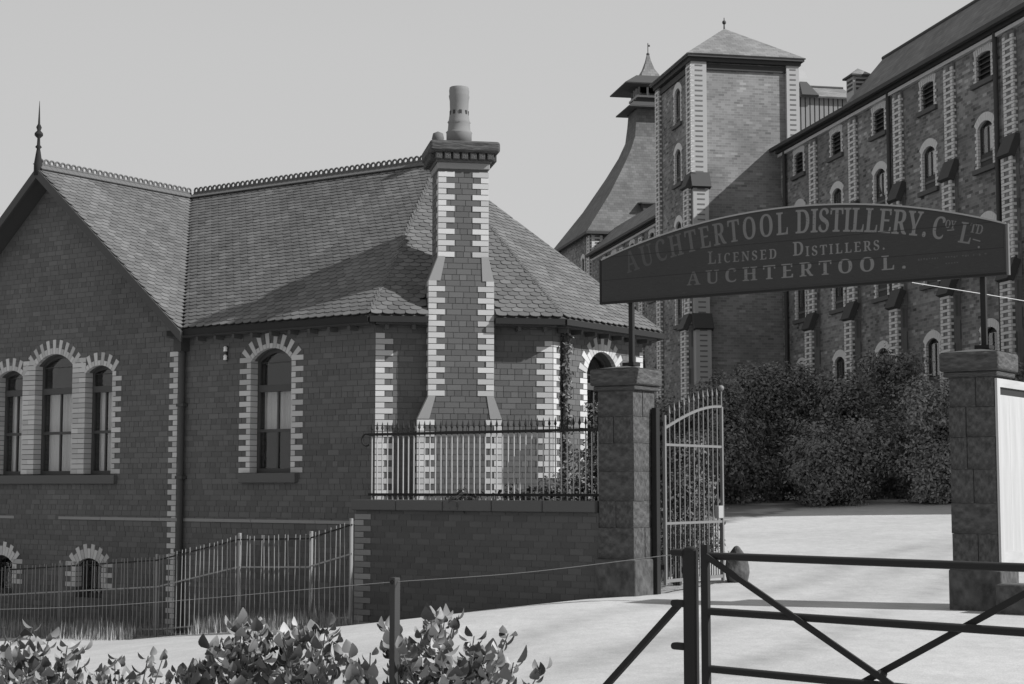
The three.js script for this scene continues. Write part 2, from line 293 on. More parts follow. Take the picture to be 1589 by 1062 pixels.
  for (let y = Math.round(1.6 / COURSE) * COURSE, k = 0; y < 3.72; y += COURSE, k++) { blk(cant, 2.75 - (k % 2 ? 0.12 : 0.25), 2.755, y, -0.05, 0.016); blk(end, 0.015, k % 2 ? 0.2 : 0.1, y, -0.05, 0.014); blk(end, 2.75 - (k % 2 ? 0.1 : 0.22), 2.757, y, -0.05, 0.014); }
  teeth(front, wr.x1, wr.y0, 3.50, 1, 0, 0.075, 0.215, 0.15); teeth(front, wl.x0, wl.y0, 3.50, -1, 0, 0.075, 0.215, 0.15);
  for (const [p, q] of [[wc.x1, wr.x0], [wl.x1, wc.x0]]) for (let y = Math.round(wc.y0 / COURSE) * COURSE, k = 0; y < 3.68; y += COURSE, k++) { if (k % 2) { blk(front, p - 0.012, q + 0.012, y, -0.15, 0.016); } else { const m = (p + q) / 2; blk(front, p - 0.012, m - 0.004, y, -0.15, 0.014); blk(front, m + 0.004, q + 0.012, y, -0.15, 0.018); } }
  voussoirs(front, wc, 17); voussoirs(front, wr, 11, 0.08, 0.22); voussoirs(front, wl, 11, 0.08, 0.22);
  teeth(front, wm.x1, wm.y0, 3.52, 1, 0, 0.075, 0.235, 0.15); teeth(front, wm.x0, wm.y0, 3.52, -1, 0, 0.075, 0.235, 0.15); voussoirs(front, wm, 15, 0.07, 0.24);
  teeth(end, wt.x1, wt.y0, 3.32, 1, 0, 0.10, 0.2, 0.15); teeth(end, wt.x0, wt.y0, 3.32, -1, 0, 0.10, 0.2, 0.15); voussoirs(end, wt, 17, 0.12, 0.24);
  for (const b of [b1, b2]) { voussoirs(front, b, 11, 0.16, 0.24); teeth(front, b.x1, -0.3, 0.14, 1, 0, 0.1, 0.26, 0.12); teeth(front, b.x0, -0.3, 0.14, -1, 0, 0.1, 0.26, 0.12); }
  sashWindow(front, wc, { transom: 3.18, curtain: 1, sill: [-9.3, -5.83] }); sashWindow(front, wr, { transom: 3.18, curtain: 1 }); sashWindow(front, wl, { transom: 3.18, curtain: 1 });
  sashWindow(front, wm, { transom: 3.06, curtain: 1, drop: 0.62, sill: [-2.89, -1.67] }); sashWindow(end, wt, { transom: 3.1 });
  sashWindow(front, b1, { plain: 1 }); sashWindow(front, b2, { plain: 1 });

  // --- roof
  const E0 = 4.08, cs = Math.cos(PITCH), sn = Math.sin(PITCH), ov = 3.64 / D, hx = 1.375 * ov;
  const zf = 0.42, zB = -D * 2;
  const up = (x, y, z) => [x, y - 0.02, z];
  const oct = (k) => { const a = -Math.PI / 4 * k; return (x, z) => [AX + x * Math.cos(a) - z * Math.sin(a), -D + x * Math.sin(a) + z * Math.cos(a)]; };
  const deck = [];
  deck.push(prism([up(-3.96, E0, 0.32), up(AX + hx, E0, 0.32), up(AX, RY, -D), up(GX, RY, -D)], 0.05));
  deck.push(prism([up(-3.96, E0, zf), up(-3.96, E0, 0.32), up(GX, RY, -D), up(GX, RY, zf)], 0.05));
  deck.push(prism([up(GX, RY, zf), up(GX, RY, -D), up(-11.24, E0, -D), up(-11.24, E0, zf)], 0.05));
  deck.push(prism([up(GX, RY, -D), up(AX, RY, -D), up(AX + hx, E0, -D - 3.64), up(-11.24, E0, -D - 3.64), up(-11.24, E0, -D)], 0.05));
  const CL = -0.605, CR = 0.415; // chimney breast on the canted face, measured from its middle
  { const f = oct(1), P = (u, w) => { const q = f(u, w); return up(q[0], E0 + (3.64 - w) * tp, q[1]); }, k = hx / 3.64; deck.push(prism([P(-hx, 3.64), P(CL, 3.64), P(CL, 3.5), P(-k * 3.5, 3.5)], 0.05), prism([P(CR, 3.64), P(hx, 3.64), P(k * 3.5, 3.5), P(CR, 3.5)], 0.05), prism([P(-k * 3.5, 3.5), P(k * 3.5, 3.5), P(0, 0)], 0.05)); }
  for (let k = 2; k < 4; k++) { const f = oct(k), a = f(-hx, 3.64), b = f(hx, 3.64); deck.push(prism([up(a[0], E0, a[1]), up(b[0], E0, b[1]), up(AX, RY, -D)], 0.05)); }
  const roof = part('roof', merge(deck), M.fascia, lodge);
  // scalloped tiles, course on course
  const TW = 0.175, TE = 0.112, tiles = [];
  for (const w of [0.168, 0.171, 0.165]) { const s = new THREE.Shape(); s.moveTo(-w / 2, 0.21); s.lineTo(-w / 2, 0.05); for (let i = 1; i < 6; i++) { const t = lerp(-Math.PI / 2, Math.PI / 2, i / 6); s.lineTo(Math.sin(t) * w / 2, 0.05 - Math.cos(t) * 0.05); } s.lineTo(w / 2, 0.05); s.lineTo(w / 2, 0.21); s.closePath(); tiles.push(new THREE.ExtrudeGeometry(s, { depth: 0.013, bevelEnabled: false })); }
  function tileField(O, e, s, n, u0, u1, lo, hi, L, skip) {
    const E = new THREE.Vector3(...e), S = new THREE.Vector3(...s), N = new THREE.Vector3(...n), basis = new THREE.Matrix4().makeBasis(E, S, N), o = new THREE.Vector3(...O);
    for (let v = -0.02, row = 0; v < L - 0.06; v += TE, row++) for (let u = u0 + (row % 2) * TW / 2; u < u1; u += TW) {
      const a = Math.max(u - TW / 2, lo(v + 0.05)), b = Math.min(u + TW / 2, hi(v + 0.05)); if (b - a < 0.025 || (skip && v < 0.5 && b > CL + 0.02 && a < CR - 0.02)) continue;
      const cut = (b - a) < TW - 1e-6, p = o.clone().addScaledVector(E, (a + b) / 2 + (cut ? 0 : (r() - 0.5) * 0.006)).addScaledVector(S, v + (r() - 0.5) * 0.008).addScaledVector(N, 0.018);
      const m = basis.clone().multiply(new THREE.Matrix4().makeRotationX(-0.085 - r() * 0.03)); if (!cut) m.multiply(new THREE.Matrix4().makeRotationZ((r() - 0.5) * 0.03)); m.scale(new THREE.Vector3((b - a) / TW, 1, 1)); m.setPosition(p);
      tile.add(tiles[Math.floor(r() * 3)], m, roof, clamp(Math.floor(4 * (0.55 * r() + 0.75 * fbm(bn, u * 2.4 + 90, v * 0.5 + row * 0.02 + 20, 256, 3) - 0.15)), 0, 3));
    }
  }
  tileField([0, E0, 0.32], [1, 0, 0], [0, sn, -cs], [0, cs, sn], -7.6, 0.3, (v) => -3.96 - v * cs + 0.015, (v) => AX + hx * (1 - v / SL) + 0.008, SL);
  tileField([-3.96, E0, zf], [0, 0, -1], [-cs, sn, 0], [sn, cs, 0], 0.0, 4, () => -0.03, (v) => zf - 0.32 + v * cs - 0.015, SL);
  for (let k = 1; k < 3; k++) { const f = oct(k), o = f(0, 3.64), b = Math.PI / 4 * k, c = Math.cos(b), d = Math.sin(b), w = (v) => hx * (1 - v / SL) + 0.008; tileField([o[0], E0, o[1]], [c, 0, -d], [-d * cs, sn, -c * cs], [d * sn, cs, c * sn], -Math.ceil(hx / TW) * TW, hx + TW / 2, (v) => -w(v), w, SL, k === 1); }
  // lead in the valley
  part('valley', bar([-3.98, E0 + 0.005, 0.30], [GX, RY + 0.005, -D], 0.016, 6), M.fascia, roof);
  // ridges: plain angle tiles, each with its pierced crest ring on the main ridge
  const rg = merge([prism([[-0.06, 0.05, 0], [0.06, 0.05, 0], [0.06, -0.05, 0.12], [-0.06, -0.05, 0.12]].reverse(), 0.02), prism([[-0.06, 0.05, 0], [0.06, 0.05, 0], [0.06, -0.05, -0.12], [-0.06, -0.05, -0.12]], 0.02), bar([-0.06, 0.05, 0], [0.06, 0.05, 0], 0.022, 6)]);
  const ring = new THREE.TorusGeometry(0.048, 0.019, 6, 12);
  for (let x = GX + 0.15; x < AX + 0.05; x += 0.125) { const t = part('ridge_tile', rg, M.ridge, roof, [x, RY + 0.03, -D]); const c = part('crest_ring', ring, M.ridge, roof, [x, RY + 0.125, -D]); }
  for (let z = zf - 0.06; z > -D - 0.05; z -= 0.125) { part('ridge_tile', rg, M.ridge, roof, [GX, RY + 0.03, z], Math.PI / 2); part('crest_ring', ring, M.ridge, roof, [GX, RY + 0.125, z], Math.PI / 2); }
  // eaves: gutter, soffit, rafter ends
  const gut = [box(-4.30, AX + hx, E0 - 0.12, E0 - 0.03, 0.27, 0.37)], sof = [box(-4.38, CX + 0.1, E0 - 0.14, E0 - 0.11, 0.005, 0.30)];
  part('gutter', merge(gut), M.iron, roof); part('soffit', merge(sof), M.fascia, roof);
  for (let x = -4.2; x < -0.1; x += 0.41) part('rafter_end', box(x, x + 0.05, E0 - 0.21, E0 - 0.142, 0.008, 0.2), M.stoneSill, roof);
  for (let k = 1; k < 4; k++) { const q = oct(k)(0, 0), sp = k === 1 ? [[-hx, CL - 0.01], [CR + 0.01, hx]] : [[-hx, hx]]; for (const [p, e] of sp) { part('gutter', box(p, e, E0 - 0.12, E0 - 0.03, 3.59, 3.69), M.iron, roof, [q[0], 0, q[1]], Math.PI / 4 * k); part('soffit', box(Math.max(p, -1.4), Math.min(e, 1.4), E0 - 0.14, E0 - 0.11, D + 0.01, 3.6), M.fascia, roof, [q[0], 0, q[1]], Math.PI / 4 * k); } for (let x = -1.25; x < 1.3; x += 0.41) if (k !== 1 || x < CL - 0.06 || x > CR) part('rafter_end', box(x, x + 0.05, E0 - 0.21, E0 - 0.142, D + 0.02, 3.52), M.stoneSill, roof, [q[0], 0, q[1]], Math.PI / 4 * k); }
  // bargeboards
  for (const s of [-1, 1]) part('bargeboard', prism([[GX, RY - 0.0, zf + 0.045], [GX + s * 3.72, RY - tp * 3.72, zf + 0.045], [GX + s * 3.72, RY - tp * 3.72 - 0.17, zf + 0.045], [GX, RY - 0.18, zf + 0.045]].map((p) => p).slice()[s > 0 ? 'reverse' : 'slice'](), 0.05), M.fascia, roof);
  // finials
  const lathe = (pts) => new THREE.LatheGeometry(pts.map((p) => new THREE.Vector2(...p)), 12);
  part('gable_finial', lathe([[0.001, -0.15], [0.075, -0.15], [0.075, 0.05], [0.04, 0.28], [0.03, 0.33], [0.06, 0.36], [0.03, 0.40], [0.025, 0.52], [0.075, 0.57], [0.075, 0.61], [0.03, 0.66], [0.05, 0.72], [0.02, 0.78], [0.012, 1.0], [0.003, 1.2]]), M.iron, roof, [GX, RY + 0.02, zf]);
  part('ridge_finial', lathe([[0.001, -0.1], [0.06, -0.1], [0.05, 0.15], [0.03, 0.25], [0.09, 0.33], [0.11, 0.42], [0.09, 0.51], [0.001, 0.55]]), M.ridge, roof, [AX, RY + 0.02, -D]);
  // rainwater pipes
  const dp = part('downpipe', merge([bar([-4.22, -1, 0.075], [-4.22, 3.8, 0.075], 0.05, 10), box(-4.31, -4.13, 3.72, 3.95, 0.01, 0.2)]), M.lead, lodge);
  for (const y of [0.4, 1.6, 2.8]) part('pipe_clip', box(-4.30, -4.14, y, y + 0.05, 0.006, 0.13), M.lead, dp);
  const dp2 = part('downpipe', bar([0.28, 1, 0.06], [0.28, 3.9, 0.06], 0.04, 8), M.lead, lodge, [CX + S2, 0, -S2], Math.PI / 2);

  // --- chimney on the canted wall
  const zc = 0.25, prof = [[0.62, 1.0], [1.90, 1.0], [1.90, 2.50], [1.775, 2.85], [1.775, 4.62], [1.69, 5.0], [1.69, 6.36], [0.93, 6.36], [0.93, 5.0], [0.785, 4.62], [0.785, 2.85], [0.62, 2.50]];
  const sg = new THREE.ExtrudeGeometry(new THREE.Shape(prof.map((p) => new THREE.Vector2(...p))), { depth: 0.78, bevelEnabled: false }); sg.translate(0, 0, zc - 0.78);
  const chim = part('chimney', sg, M.mortar, lodge, [CX, 0, 0], Math.PI / 4); chim.userData.label = 'tall brick chimney stack with light quoins and one clay pot';
  const left = (y) => interp([[1, 0.62], [2.5, 0.62], [2.85, 0.785], [4.62, 0.785], [5, 0.93], [7, 0.93]], y), right = (y) => interp([[1, 1.90], [2.5, 1.90], [2.85, 1.775], [4.62, 1.775], [5, 1.69], [7, 1.69]], y);
  brickField(chim, 1.1, 6.3, left, right, [], zc);
  // the flank towards the left is laid in brick too
  for (let y = Math.round(1.1 / COURSE) * COURSE, k = 0; y < 6.3; y += COURSE, k++) for (let z = zc - 0.05 - (k % 2) * 0.11; z > -0.5; z -= 0.23) { const xl = Math.max(left(y), left(y + COURSE)); brick.add(UNIT, boxM(xl - 0.006, xl + 0.02, y + 0.006, y + COURSE - 0.006, Math.max(z - 0.218, -0.52), z), chim, Math.floor(r() * 5)); }
  const ends = (y0, y1, wl2) => { let k = 0; for (let y = Math.round(y0 / COURSE) * COURSE; y + COURSE * 0.6 < y1; y += COURSE, k++) { const w = k % 2 ? 0.11 : wl2, dz = k % 2 ? 0.22 : 0.11; blk(chim, left(y + 0.04) - 0.012, left(y + 0.04) + w, y, zc - dz, zc + 0.015); blk(chim, right(y + 0.04) - w, right(y + 0.04) + 0.012, y, zc - dz, zc + 0.015); } };
  ends(5.02, 6.33, 0.24); ends(2.88, 4.60, 0.24); ends(1.15, 2.48, 0.25);
  for (const [p, q, y0, y1] of [[0.62, 0.785, 2.50, 2.85], [0.785, 0.93, 4.62, 5.0]]) part('weathering_stone', prism([[p - 0.01, y0, zc + 0.016], [p + 0.17, y0, zc + 0.016], [q + 0.1, y1, zc + 0.016], [q - 0.01, y1, zc + 0.016]], 0.2), M.cement, chim);
  for (const [p, q, y0, y1] of [[1.90, 1.775, 2.50, 2.85], [1.775, 1.69, 4.62, 5.0]]) part('weathering_stone', prism([[p - 0.17, y0, zc + 0.016], [p + 0.01, y0, zc + 0.016], [q + 0.01, y1, zc + 0.016], [q - 0.1, y1, zc + 0.016]], 0.2), M.cement, chim);
  const cx = 1.31, cz = zc - 0.39;
  part('neck_course', rbox(0.90, 1.72, 6.36, 6.46, zc - 0.81, zc + 0.03, 0.015), M.cement, chim);
  part('corbel_bed', box(0.88, 1.74, 6.46, 6.60, zc - 0.82, zc + 0.05), M.ridge, chim);
  for (let i = 0; i < 7; i++) { const x = lerp(0.86, 1.66, i / 6); part('corbel', rbox(x, x + 0.1, 6.49, 6.60, zc + 0.04, zc + 0.14, 0.012), M.stone, chim); }
  for (let i = 0; i < 6; i++) { const z = lerp(zc - 0.8, zc - 0.05, i / 5); part('corbel', rbox(0.79, 0.885, 6.49, 6.60, z - 0.05, z + 0.05, 0.012), M.stone, chim); part('corbel', rbox(1.735, 1.83, 6.49, 6.60, z - 0.05, z + 0.05, 0.012), M.stone, chim); }
  part('cap_slab', rbox(0.765, 1.86, 6.60, 6.78, zc - 0.94, zc + 0.18, 0.05), M.stone, chim);
  const pot = part('chimney_pot', lathe([[0.001, 0], [0.20, 0], [0.20, 0.20], [0.21, 0.22], [0.18, 0.25], [0.17, 0.36], [0.185, 0.38], [0.165, 0.41], [0.145, 0.55], [0.150, 0.72], [0.165, 0.80], [0.155, 0.82], [0.16, 0.88], [0.15, 0.94], [0.135, 0.94], [0.13, 0.6], [0.001, 0.6]]), M.pot, chim, [cx - 0.03, 6.77, cz + 0.1]);
  for (let i = 0; i < 9; i++) { const a = i / 9 * Math.PI * 2; part('pot_vent', box(-0.02, 0.02, 0.50, 0.56, 0.130, 0.152).rotateY(a), M.darkVoid, pot); }
  brick.emit(); quoin.emit(); tile.emit();
}
{ // pair of white wire insulators on the wall
  const [x, z] = fromLodge(-3.25, 0.0), t = thing('wire_insulator', 'pair of small white wire insulators on lodge wall left of single window', 'insulator', [x, 3.58, z], -A35);
  part('bracket', box(-0.012, 0.012, -0.06, 0.19, 0.005, 0.03), M.iron, t);
  for (const y of [0, 0.14]) part('insulator_cup', new THREE.LatheGeometry([[0.001, -0.04], [0.035, -0.04], [0.028, 0], [0.035, 0.02], [0.02, 0.045], [0.001, 0.045]].map((p) => new THREE.Vector2(...p)), 10).translate(0, y, 0.055), grey(0.75, 0.3), t);
}

// ---------------------------------------------------------------- raised garden, its wall and railing
const gateAt = (gx, gz, y = 0) => { const [x, z] = fromGate(gx, gz); return [x, y, z]; };
{
  const t = thing('garden_wall', 'dark brick garden wall with stone coping between lodge corner and gate pier', 'wall', gateAt(0, 0, 0), -A35);
  const r = rng(77), XL = -4.62, XR = -0.30, Z0 = -0.05;
  const core = part('wall_core', box(XL, XR, -1.0, 1.12, -0.33, Z0), M.mortar, t);
  const bricks = new Pieces('brick', 'brickwork', t, [0.066, 0.07, 0.075, 0.08, 0.087], 0.95), blocks = new Pieces('quoin_block', 'quoin_blocks', t, [0.17, 0.21, 0.25], 0.95);
  for (let y = -0.8, row = 0; y < 1.1; y += COURSE, row++) for (let x = XL - 0.23 * ((row * 0.618) % 1); x < XR; x += 0.23) { const a = Math.max(x + 0.004, XL), b = Math.min(x + 0.226, XR); if (b - a > 0.03) bricks.add(UNIT, boxM(a, b, y + 0.004, Math.min(y + COURSE - 0.004, 1.115), Z0 - 0.02, Z0 + 0.003 + r() * 0.003), core, Math.min(4, Math.floor(r() * 5))); }
  for (let y = -0.8, k = 0; y < 1.05; y += COURSE, k++) blocks.add(UNIT, boxM(XL - 0.012, XL + (k % 2 ? 0.16 : 0.30), y + 0.005, y + COURSE - 0.005, -0.2, Z0 + 0.014), core, Math.floor(r() * 3));
  for (let x = XL - 0.04; x < XR - 0.1; x += 0.87) part('coping_stone', rbox(x + 0.004, Math.min(x + 0.866, XR), 1.122, 1.28, -0.40, 0.035, 0.02), M.stoneSill, t);
  bricks.emit(); blocks.emit();
}
{
  const t = thing('garden_railing', 'spear-topped iron railing standing on the garden wall coping', 'railing', gateAt(0, -0.2, 1.28), -A35);
  part('top_rail', box(-4.5, -0.3, 0.96, 1.0, -0.012, 0.012), M.iron, t); part('bottom_rail', box(-4.5, -0.3, 0.06, 0.095, -0.012, 0.012), M.iron, t);
  part('rail_scroll', new THREE.TorusGeometry(0.09, 0.014, 6, 14, Math.PI * 1.3).rotateZ(1.2), M.iron, t, [-4.55, 0.90, 0]);
  const b = merge([bar([0, 0, 0], [0, 0.95, 0], 0.0105, 6)]), h = merge([bar([0, 0.95, 0], [0, 1.06, 0], 0.009, 6), new THREE.ConeGeometry(0.022, 0.11, 6).translate(0, 1.12, 0), new THREE.SphereGeometry(0.017, 6, 5).translate(0, 1.06, 0)]);
  for (let i = 0; i < 41; i++) { const x = -4.44 + i * 0.101; const m = part('railing_bar', b, M.railPale, t, [x, 0, 0]); part('spear_head', h, M.iron, m); }
}
{ // made-up earth behind the wall
  const P = [[-4.45, -0.34], [-0.30, -0.34], [-0.30, -0.62], [0.15, -0.62], [-0.75, -2.6], [-2.2, -6.8], [-4.45, -6.8]];
  const s = new THREE.Shape(P.map((p) => new THREE.Vector2(p[0], -p[1]))); const g = new THREE.ExtrudeGeometry(s, { depth: 1.7, bevelEnabled: false }); g.rotateX(-Math.PI / 2); g.translate(0, -0.6, 0);
  const o = part('garden_terrace', g, grey(0.085, 1, { bumpMap: T_relief, bumpScale: 0.03 }), scene, gateAt(0, 0, 0), -A35); tag(o, 'raised earth terrace behind the garden wall', 'terrace', null, 'structure');
}

// ---------------------------------------------------------------- gate piers, sign, gate leaf
function pier(gx, label, seed) {
  const t = thing('gate_pier', label, 'gate pier', gateAt(gx, -0.29, 0), -A35, 'stone gate piers'), r = rng(seed), W = 0.28;
  part('plinth', rbox(-W - 0.04, W + 0.04, -0.35, 0.50, -W - 0.04, W + 0.04, 0.025), M.stone, t);
  const H = [0.42, 0.36, 0.40, 0.38, 0.36, 0.36]; let y = 0.50;
  part('core', box(-W + 0.02, W - 0.02, 0.4, 2.80, -W + 0.02, W - 0.02), M.mortar, t);
  for (const h of H) { const e = (r() - 0.5) * 0.012, split = r() < 0.5, z = (r() - 0.5) * 0.2; const hh = Math.min(h, 2.775 - y);
    if (split) { part('stone_block', rbox(-W + e, W + e, y + 0.0015, y + hh - 0.0015, -W, z - 0.005, 0.004), M.stone, t); part('stone_block', rbox(-W - e, W - e, y + 0.0015, y + hh - 0.0015, z + 0.005, W + e, 0.004), M.stone, t); }
    else { const x = (r() - 0.5) * 0.2; part('stone_block', rbox(-W - e, x - 0.005, y + 0.0015, y + hh - 0.0015, -W, W + e, 0.004), M.stone, t); part('stone_block', rbox(x + 0.005, W + e, y + 0.0015, y + hh - 0.0015, -W, W - e, 0.004), M.stone, t); }
    y += hh; }
  part('cap_mould', rbox(-W - 0.05, W + 0.05, 2.775, 2.84, -W - 0.05, W + 0.05, 0.02), M.stone, t);
  const C = W + 0.085;
  part('cap_stone', rbox(-C, C, 2.842, 3.07, -C, C, 0.03), M.stone, t);
  part('cap_top', new THREE.ConeGeometry(C * 1.37, 0.06, 4, 1).rotateY(Math.PI / 4).translate(0, 3.10, 0), M.stone, t);
  return t;
}
pier(0, 'left stone gate pier beside the open iron gate and garden wall', 3);
pier(4.95, 'right stone gate pier with the white door folded against its flank', 8);
{
  const t = thing('arched_sign', 'dark arched signboard lettered for a distillery, carried over the gateway', 'sign', gateAt(-0.38, -0.3, 4.03), -A35);
  const W = 5.70, E = 0.59, C = 1.06, sag = C - E, R = (W * W / 4 + sag * sag) / (2 * sag), half = Math.asin(W / 2 / R);
  const outline = (inset = 0) => { const s = [[inset, inset], [W - inset, inset]]; for (let i = 0; i <= 32; i++) { const a = lerp(half, -half, i / 32); s.push([clamp(W / 2 + Math.sin(a) * R, inset, W - inset), C - R + Math.cos(a) * R - inset]); } return s; };
  const g = new THREE.ExtrudeGeometry(new THREE.Shape(outline().map((p) => new THREE.Vector2(...p))), { depth: 0.05, bevelEnabled: false }); g.translate(0, 0, -0.025);
  part('board', g, grey(0.035, 0.8), t);
  // painted face with worn serif lettering
  const cv = document.createElement('canvas'); cv.width = 2048; cv.height = 384; const k = 2048 / W, x = cv.getContext('2d'), Y = (m) => 384 - m * k;
  const rr = rng(404), n = noiser(405);
  x.fillStyle = '#2e2e2e'; x.fillRect(0, 0, 2048, 384);
  for (let i = 0; i < 5200; i++) { const v = 30 + Math.floor(rr() * 34); x.fillStyle = `rgba(${v},${v},${v},0.35)`; x.fillRect(rr() * 2048, rr() * 384, 2 + rr() * 26, 1 + rr() * 3); }
  const tone = (u) => { const v = Math.round(lerp(64, 112, sstep(0.3, 3.1, u)) - 14 * sstep(4.6, 5.4, u)); return `rgb(${v},${v},${v})`; };   // paint worn away towards the left, as the photograph shows
  function word(str, u0, u1, h, base, font, arc, dy = 0, sq = 0.86) { // spreads a word over u0..u1 metres along the board
    const px = h * k / 0.70; x.font = `${font} ${px}px serif`; const ws = [...str].map((c) => x.measureText(c).width / k * sq), gap = (u1 - u0 - ws.reduce((a, b) => a + b, 0)) / Math.max(1, str.length - 1);
    let u = u0; [...str].forEach((c, i) => { const m = u + ws[i] / 2; let b = base, rot = 0; if (arc) { const a = Math.asin((m - W / 2) / R); b = C - R + Math.cos(a) * R - base; rot = a * 0.9; }
      x.save(); x.translate(m * k, Y(b + dy)); x.rotate(rot); x.scale(sq, 1); x.textAlign = 'center'; x.fillStyle = tone(m); x.fillText(c, 0, 0); x.restore(); u += ws[i] + gap; });
  }
  word('AUCHTERTOOL', 0.42, 2.86, 0.29, 0.355, 'bold', true, 0, 0.66); word('DISTILLERY.', 2.95, 4.72, 0.30, 0.355, 'bold', true, 0, 0.66);
  word('C', 4.76, 4.92, 0.27, 0.355, 'bold', true, 0, 0.66); word('OY', 4.945, 5.08, 0.095, 0.20, 'bold', true, 0, 0.7); word('L', 5.10, 5.23, 0.25, 0.355, 'bold', true, 0, 0.72); word('TD', 5.25, 5.42, 0.11, 0.205, 'bold', true, 0, 0.8);
  x.fillStyle = tone(5); x.fillRect(4.98 * k, Y(0.575), 0.09 * k, 5); x.save(); x.translate(5.30 * k, Y(0.44)); x.rotate(0.35); x.fillRect(0, 0, 0.1 * k, 5); x.restore(); x.beginPath(); x.arc(5.37 * k, Y(0.33), 5, 0, 7); x.fill();
  word('L', 1.67, 1.79, 0.165, 0.405, 'bold', false); word('ICENSED', 1.82, 2.69, 0.125, 0.405, 'bold', false); word('D', 2.91, 3.06, 0.175, 0.415, 'bold', false); word('ISTILLERS.', 3.09, 4.18, 0.125, 0.40, 'bold', false);
  word('AUCHTERTOOL.', 1.35, 4.46, 0.178, 0.14, 'bold', false, 0, 1.1);
  x.fillStyle = '#454545'; for (let u = 4.6; u < 5.45; u += 0.035) if (rr() < 0.85) x.fillRect(u * k, Y(0.245 + rr() * 0.008), (0.012 + rr() * 0.014) * k, 5 + rr() * 5); for (let u = 4.95; u < 5.12; u += 0.035) x.fillRect(u * k, Y(0.17), 0.02 * k, 5); // two lines of small lettering too worn to read
  for (let i = 0; i < 2600; i++) { const u = rr() * 2048, q = rr() * 384; if (n(u / 60, q / 60, 256) < 0.5) continue; const v = 38 + Math.floor(rr() * 18); x.fillStyle = `rgba(${v},${v},${v},0.55)`; x.fillRect(u, q, 1 + rr() * 9, 1 + rr() * 2.5); }
  x.strokeStyle = 'rgba(20,20,20,0.9)'; x.lineWidth = 3; for (const m of [0.30, 0.62]) { x.beginPath(); x.moveTo(0, Y(m)); x.lineTo(2048, Y(m)); x.stroke(); }
  const tex = new THREE.CanvasTexture(cv); tex.colorSpace = THREE.SRGBColorSpace;
  const fg = new THREE.ShapeGeometry(new THREE.Shape(outline(0.025).map((p) => new THREE.Vector2(...p)))); const uv = fg.attributes.uv, pp = fg.attributes.position; for (let i = 0; i < uv.count; i++) uv.setXY(i, pp.getX(i) / W, pp.getY(i) / (384 / k)); fg.translate(0, 0, 0.029);
  part('painted_face', fg, new THREE.MeshStandardMaterial({ map: tex, roughness: 0.75 }), t);
  const edge = []; const o = outline(); for (let i = 2; i < o.length - 1; i++) edge.push(flat([...o[i], 0], [...o[i + 1], 0], 0.02, 0.075)); part('top_moulding', merge(edge), grey(0.28, 0.6), t);
  part('bottom_moulding', box(0, W, -0.03, -0.002, -0.035, 0.035), M.iron, t); part('end_batten', box(-0.03, -0.002, -0.03, E, -0.03, 0.03), M.iron, t); part('end_batten', box(W + 0.002, W + 0.03, -0.03, E, -0.03, 0.03), grey(0.1, 0.6), t);
  for (const px of [0.434, 5.384]) { const q = part('iron_post', box(px - 0.032, px + 0.032, -0.90, 0.5, -0.085, -0.027), M.iron, t); part('foot_plate', box(px - 0.09, px + 0.09, -0.905, -0.86, -0.13, 0.05), M.iron, q); }
}
{ // open leaf of the gate, swung inwards
  const [hx, hz] = fromGate(0.42, -0.60), A = 55 * Math.PI / 180, t = thing('iron_gate_leaf', 'open wrought iron gate leaf with arched top rail, hung on left pier', 'gate', [hx, 0, hz], A);
  const W = 1.66, arc = (u) => 2.27 + 0.36 * Math.sin(clamp(u / W) * Math.PI / 2), P = grey(0.15, 0.6);
  part('hinge_stile', box(-0.02, 0.02, 0.14, 2.45, -0.02, 0.02), P, t); part('free_stile', box(W - 0.02, W + 0.02, 0.12, 2.63, -0.02, 0.02), P, t);
  part('middle_rail', box(0.02, W - 0.02, 2.03, 2.065, -0.012, 0.012), P, t); part('lock_rail', box(0.02, W - 0.02, 0.955, 0.99, -0.012, 0.012), P, t); part('bottom_rail', box(0.02, W - 0.02, 0.17, 0.215, -0.012, 0.012), P, t);
  const ar = []; for (let i = 0; i < 16; i++) { const a = i / 16 * W, b = (i + 1) / 16 * W; ar.push(flat([a, arc(a), 0], [b, arc(b), 0], 0.035, 0.026)); } part('arched_rail', merge(ar), P, t);
  for (let i = 1; i < 12; i++) { const u = i / 12 * W, top = arc(u) + 0.26; const b = part('upright_bar', bar([u, 0.2, 0], [u, top - 0.1, 0], 0.011, 6), P, t); part('spear_head', new THREE.ConeGeometry(0.02, 0.12, 6).translate(u, top - 0.04, 0), P, b); }
  for (let i = 0; i < 12; i++) { const u = (i + 0.5) / 12 * W; part('dog_bar', merge([bar([u, 0.2, 0], [u, 0.93, 0], 0.009, 6), new THREE.ConeGeometry(0.016, 0.08, 6).translate(u, 0.96, 0)]), M.iron, t); }
  part('ball_finial', new THREE.SphereGeometry(0.045, 12, 8).translate(W, 2.90, 0), P, t); part('finial_stem', bar([W, 2.6, 0], [W, 2.87, 0], 0.014), P, t);
  part('lock_box', rbox(W - 0.17, W - 0.03, 1.02, 1.2, -0.035, 0.035, 0.008), grey(0.3, 0.6), t); part('brace', flat([0.03, 0.95, -0.02], [W * 0.55, 0.22, -0.02], 0.025, 0.012), M.iron, t);
  const hp = thing('hanging_post', 'dark iron hanging post fixed to left pier behind the gate leaf', 'post', gateAt(0.34, -0.50), -A35);
  part('post_shaft', rbox(-0.04, 0.04, -0.1, 2.55, -0.05, 0.05, 0.01), M.iron, hp); for (const y of [0.35, 2.3]) part('hinge_strap', box(-0.1, 0.09, y, y + 0.06, -0.10, -0.055), M.iron, hp);
}
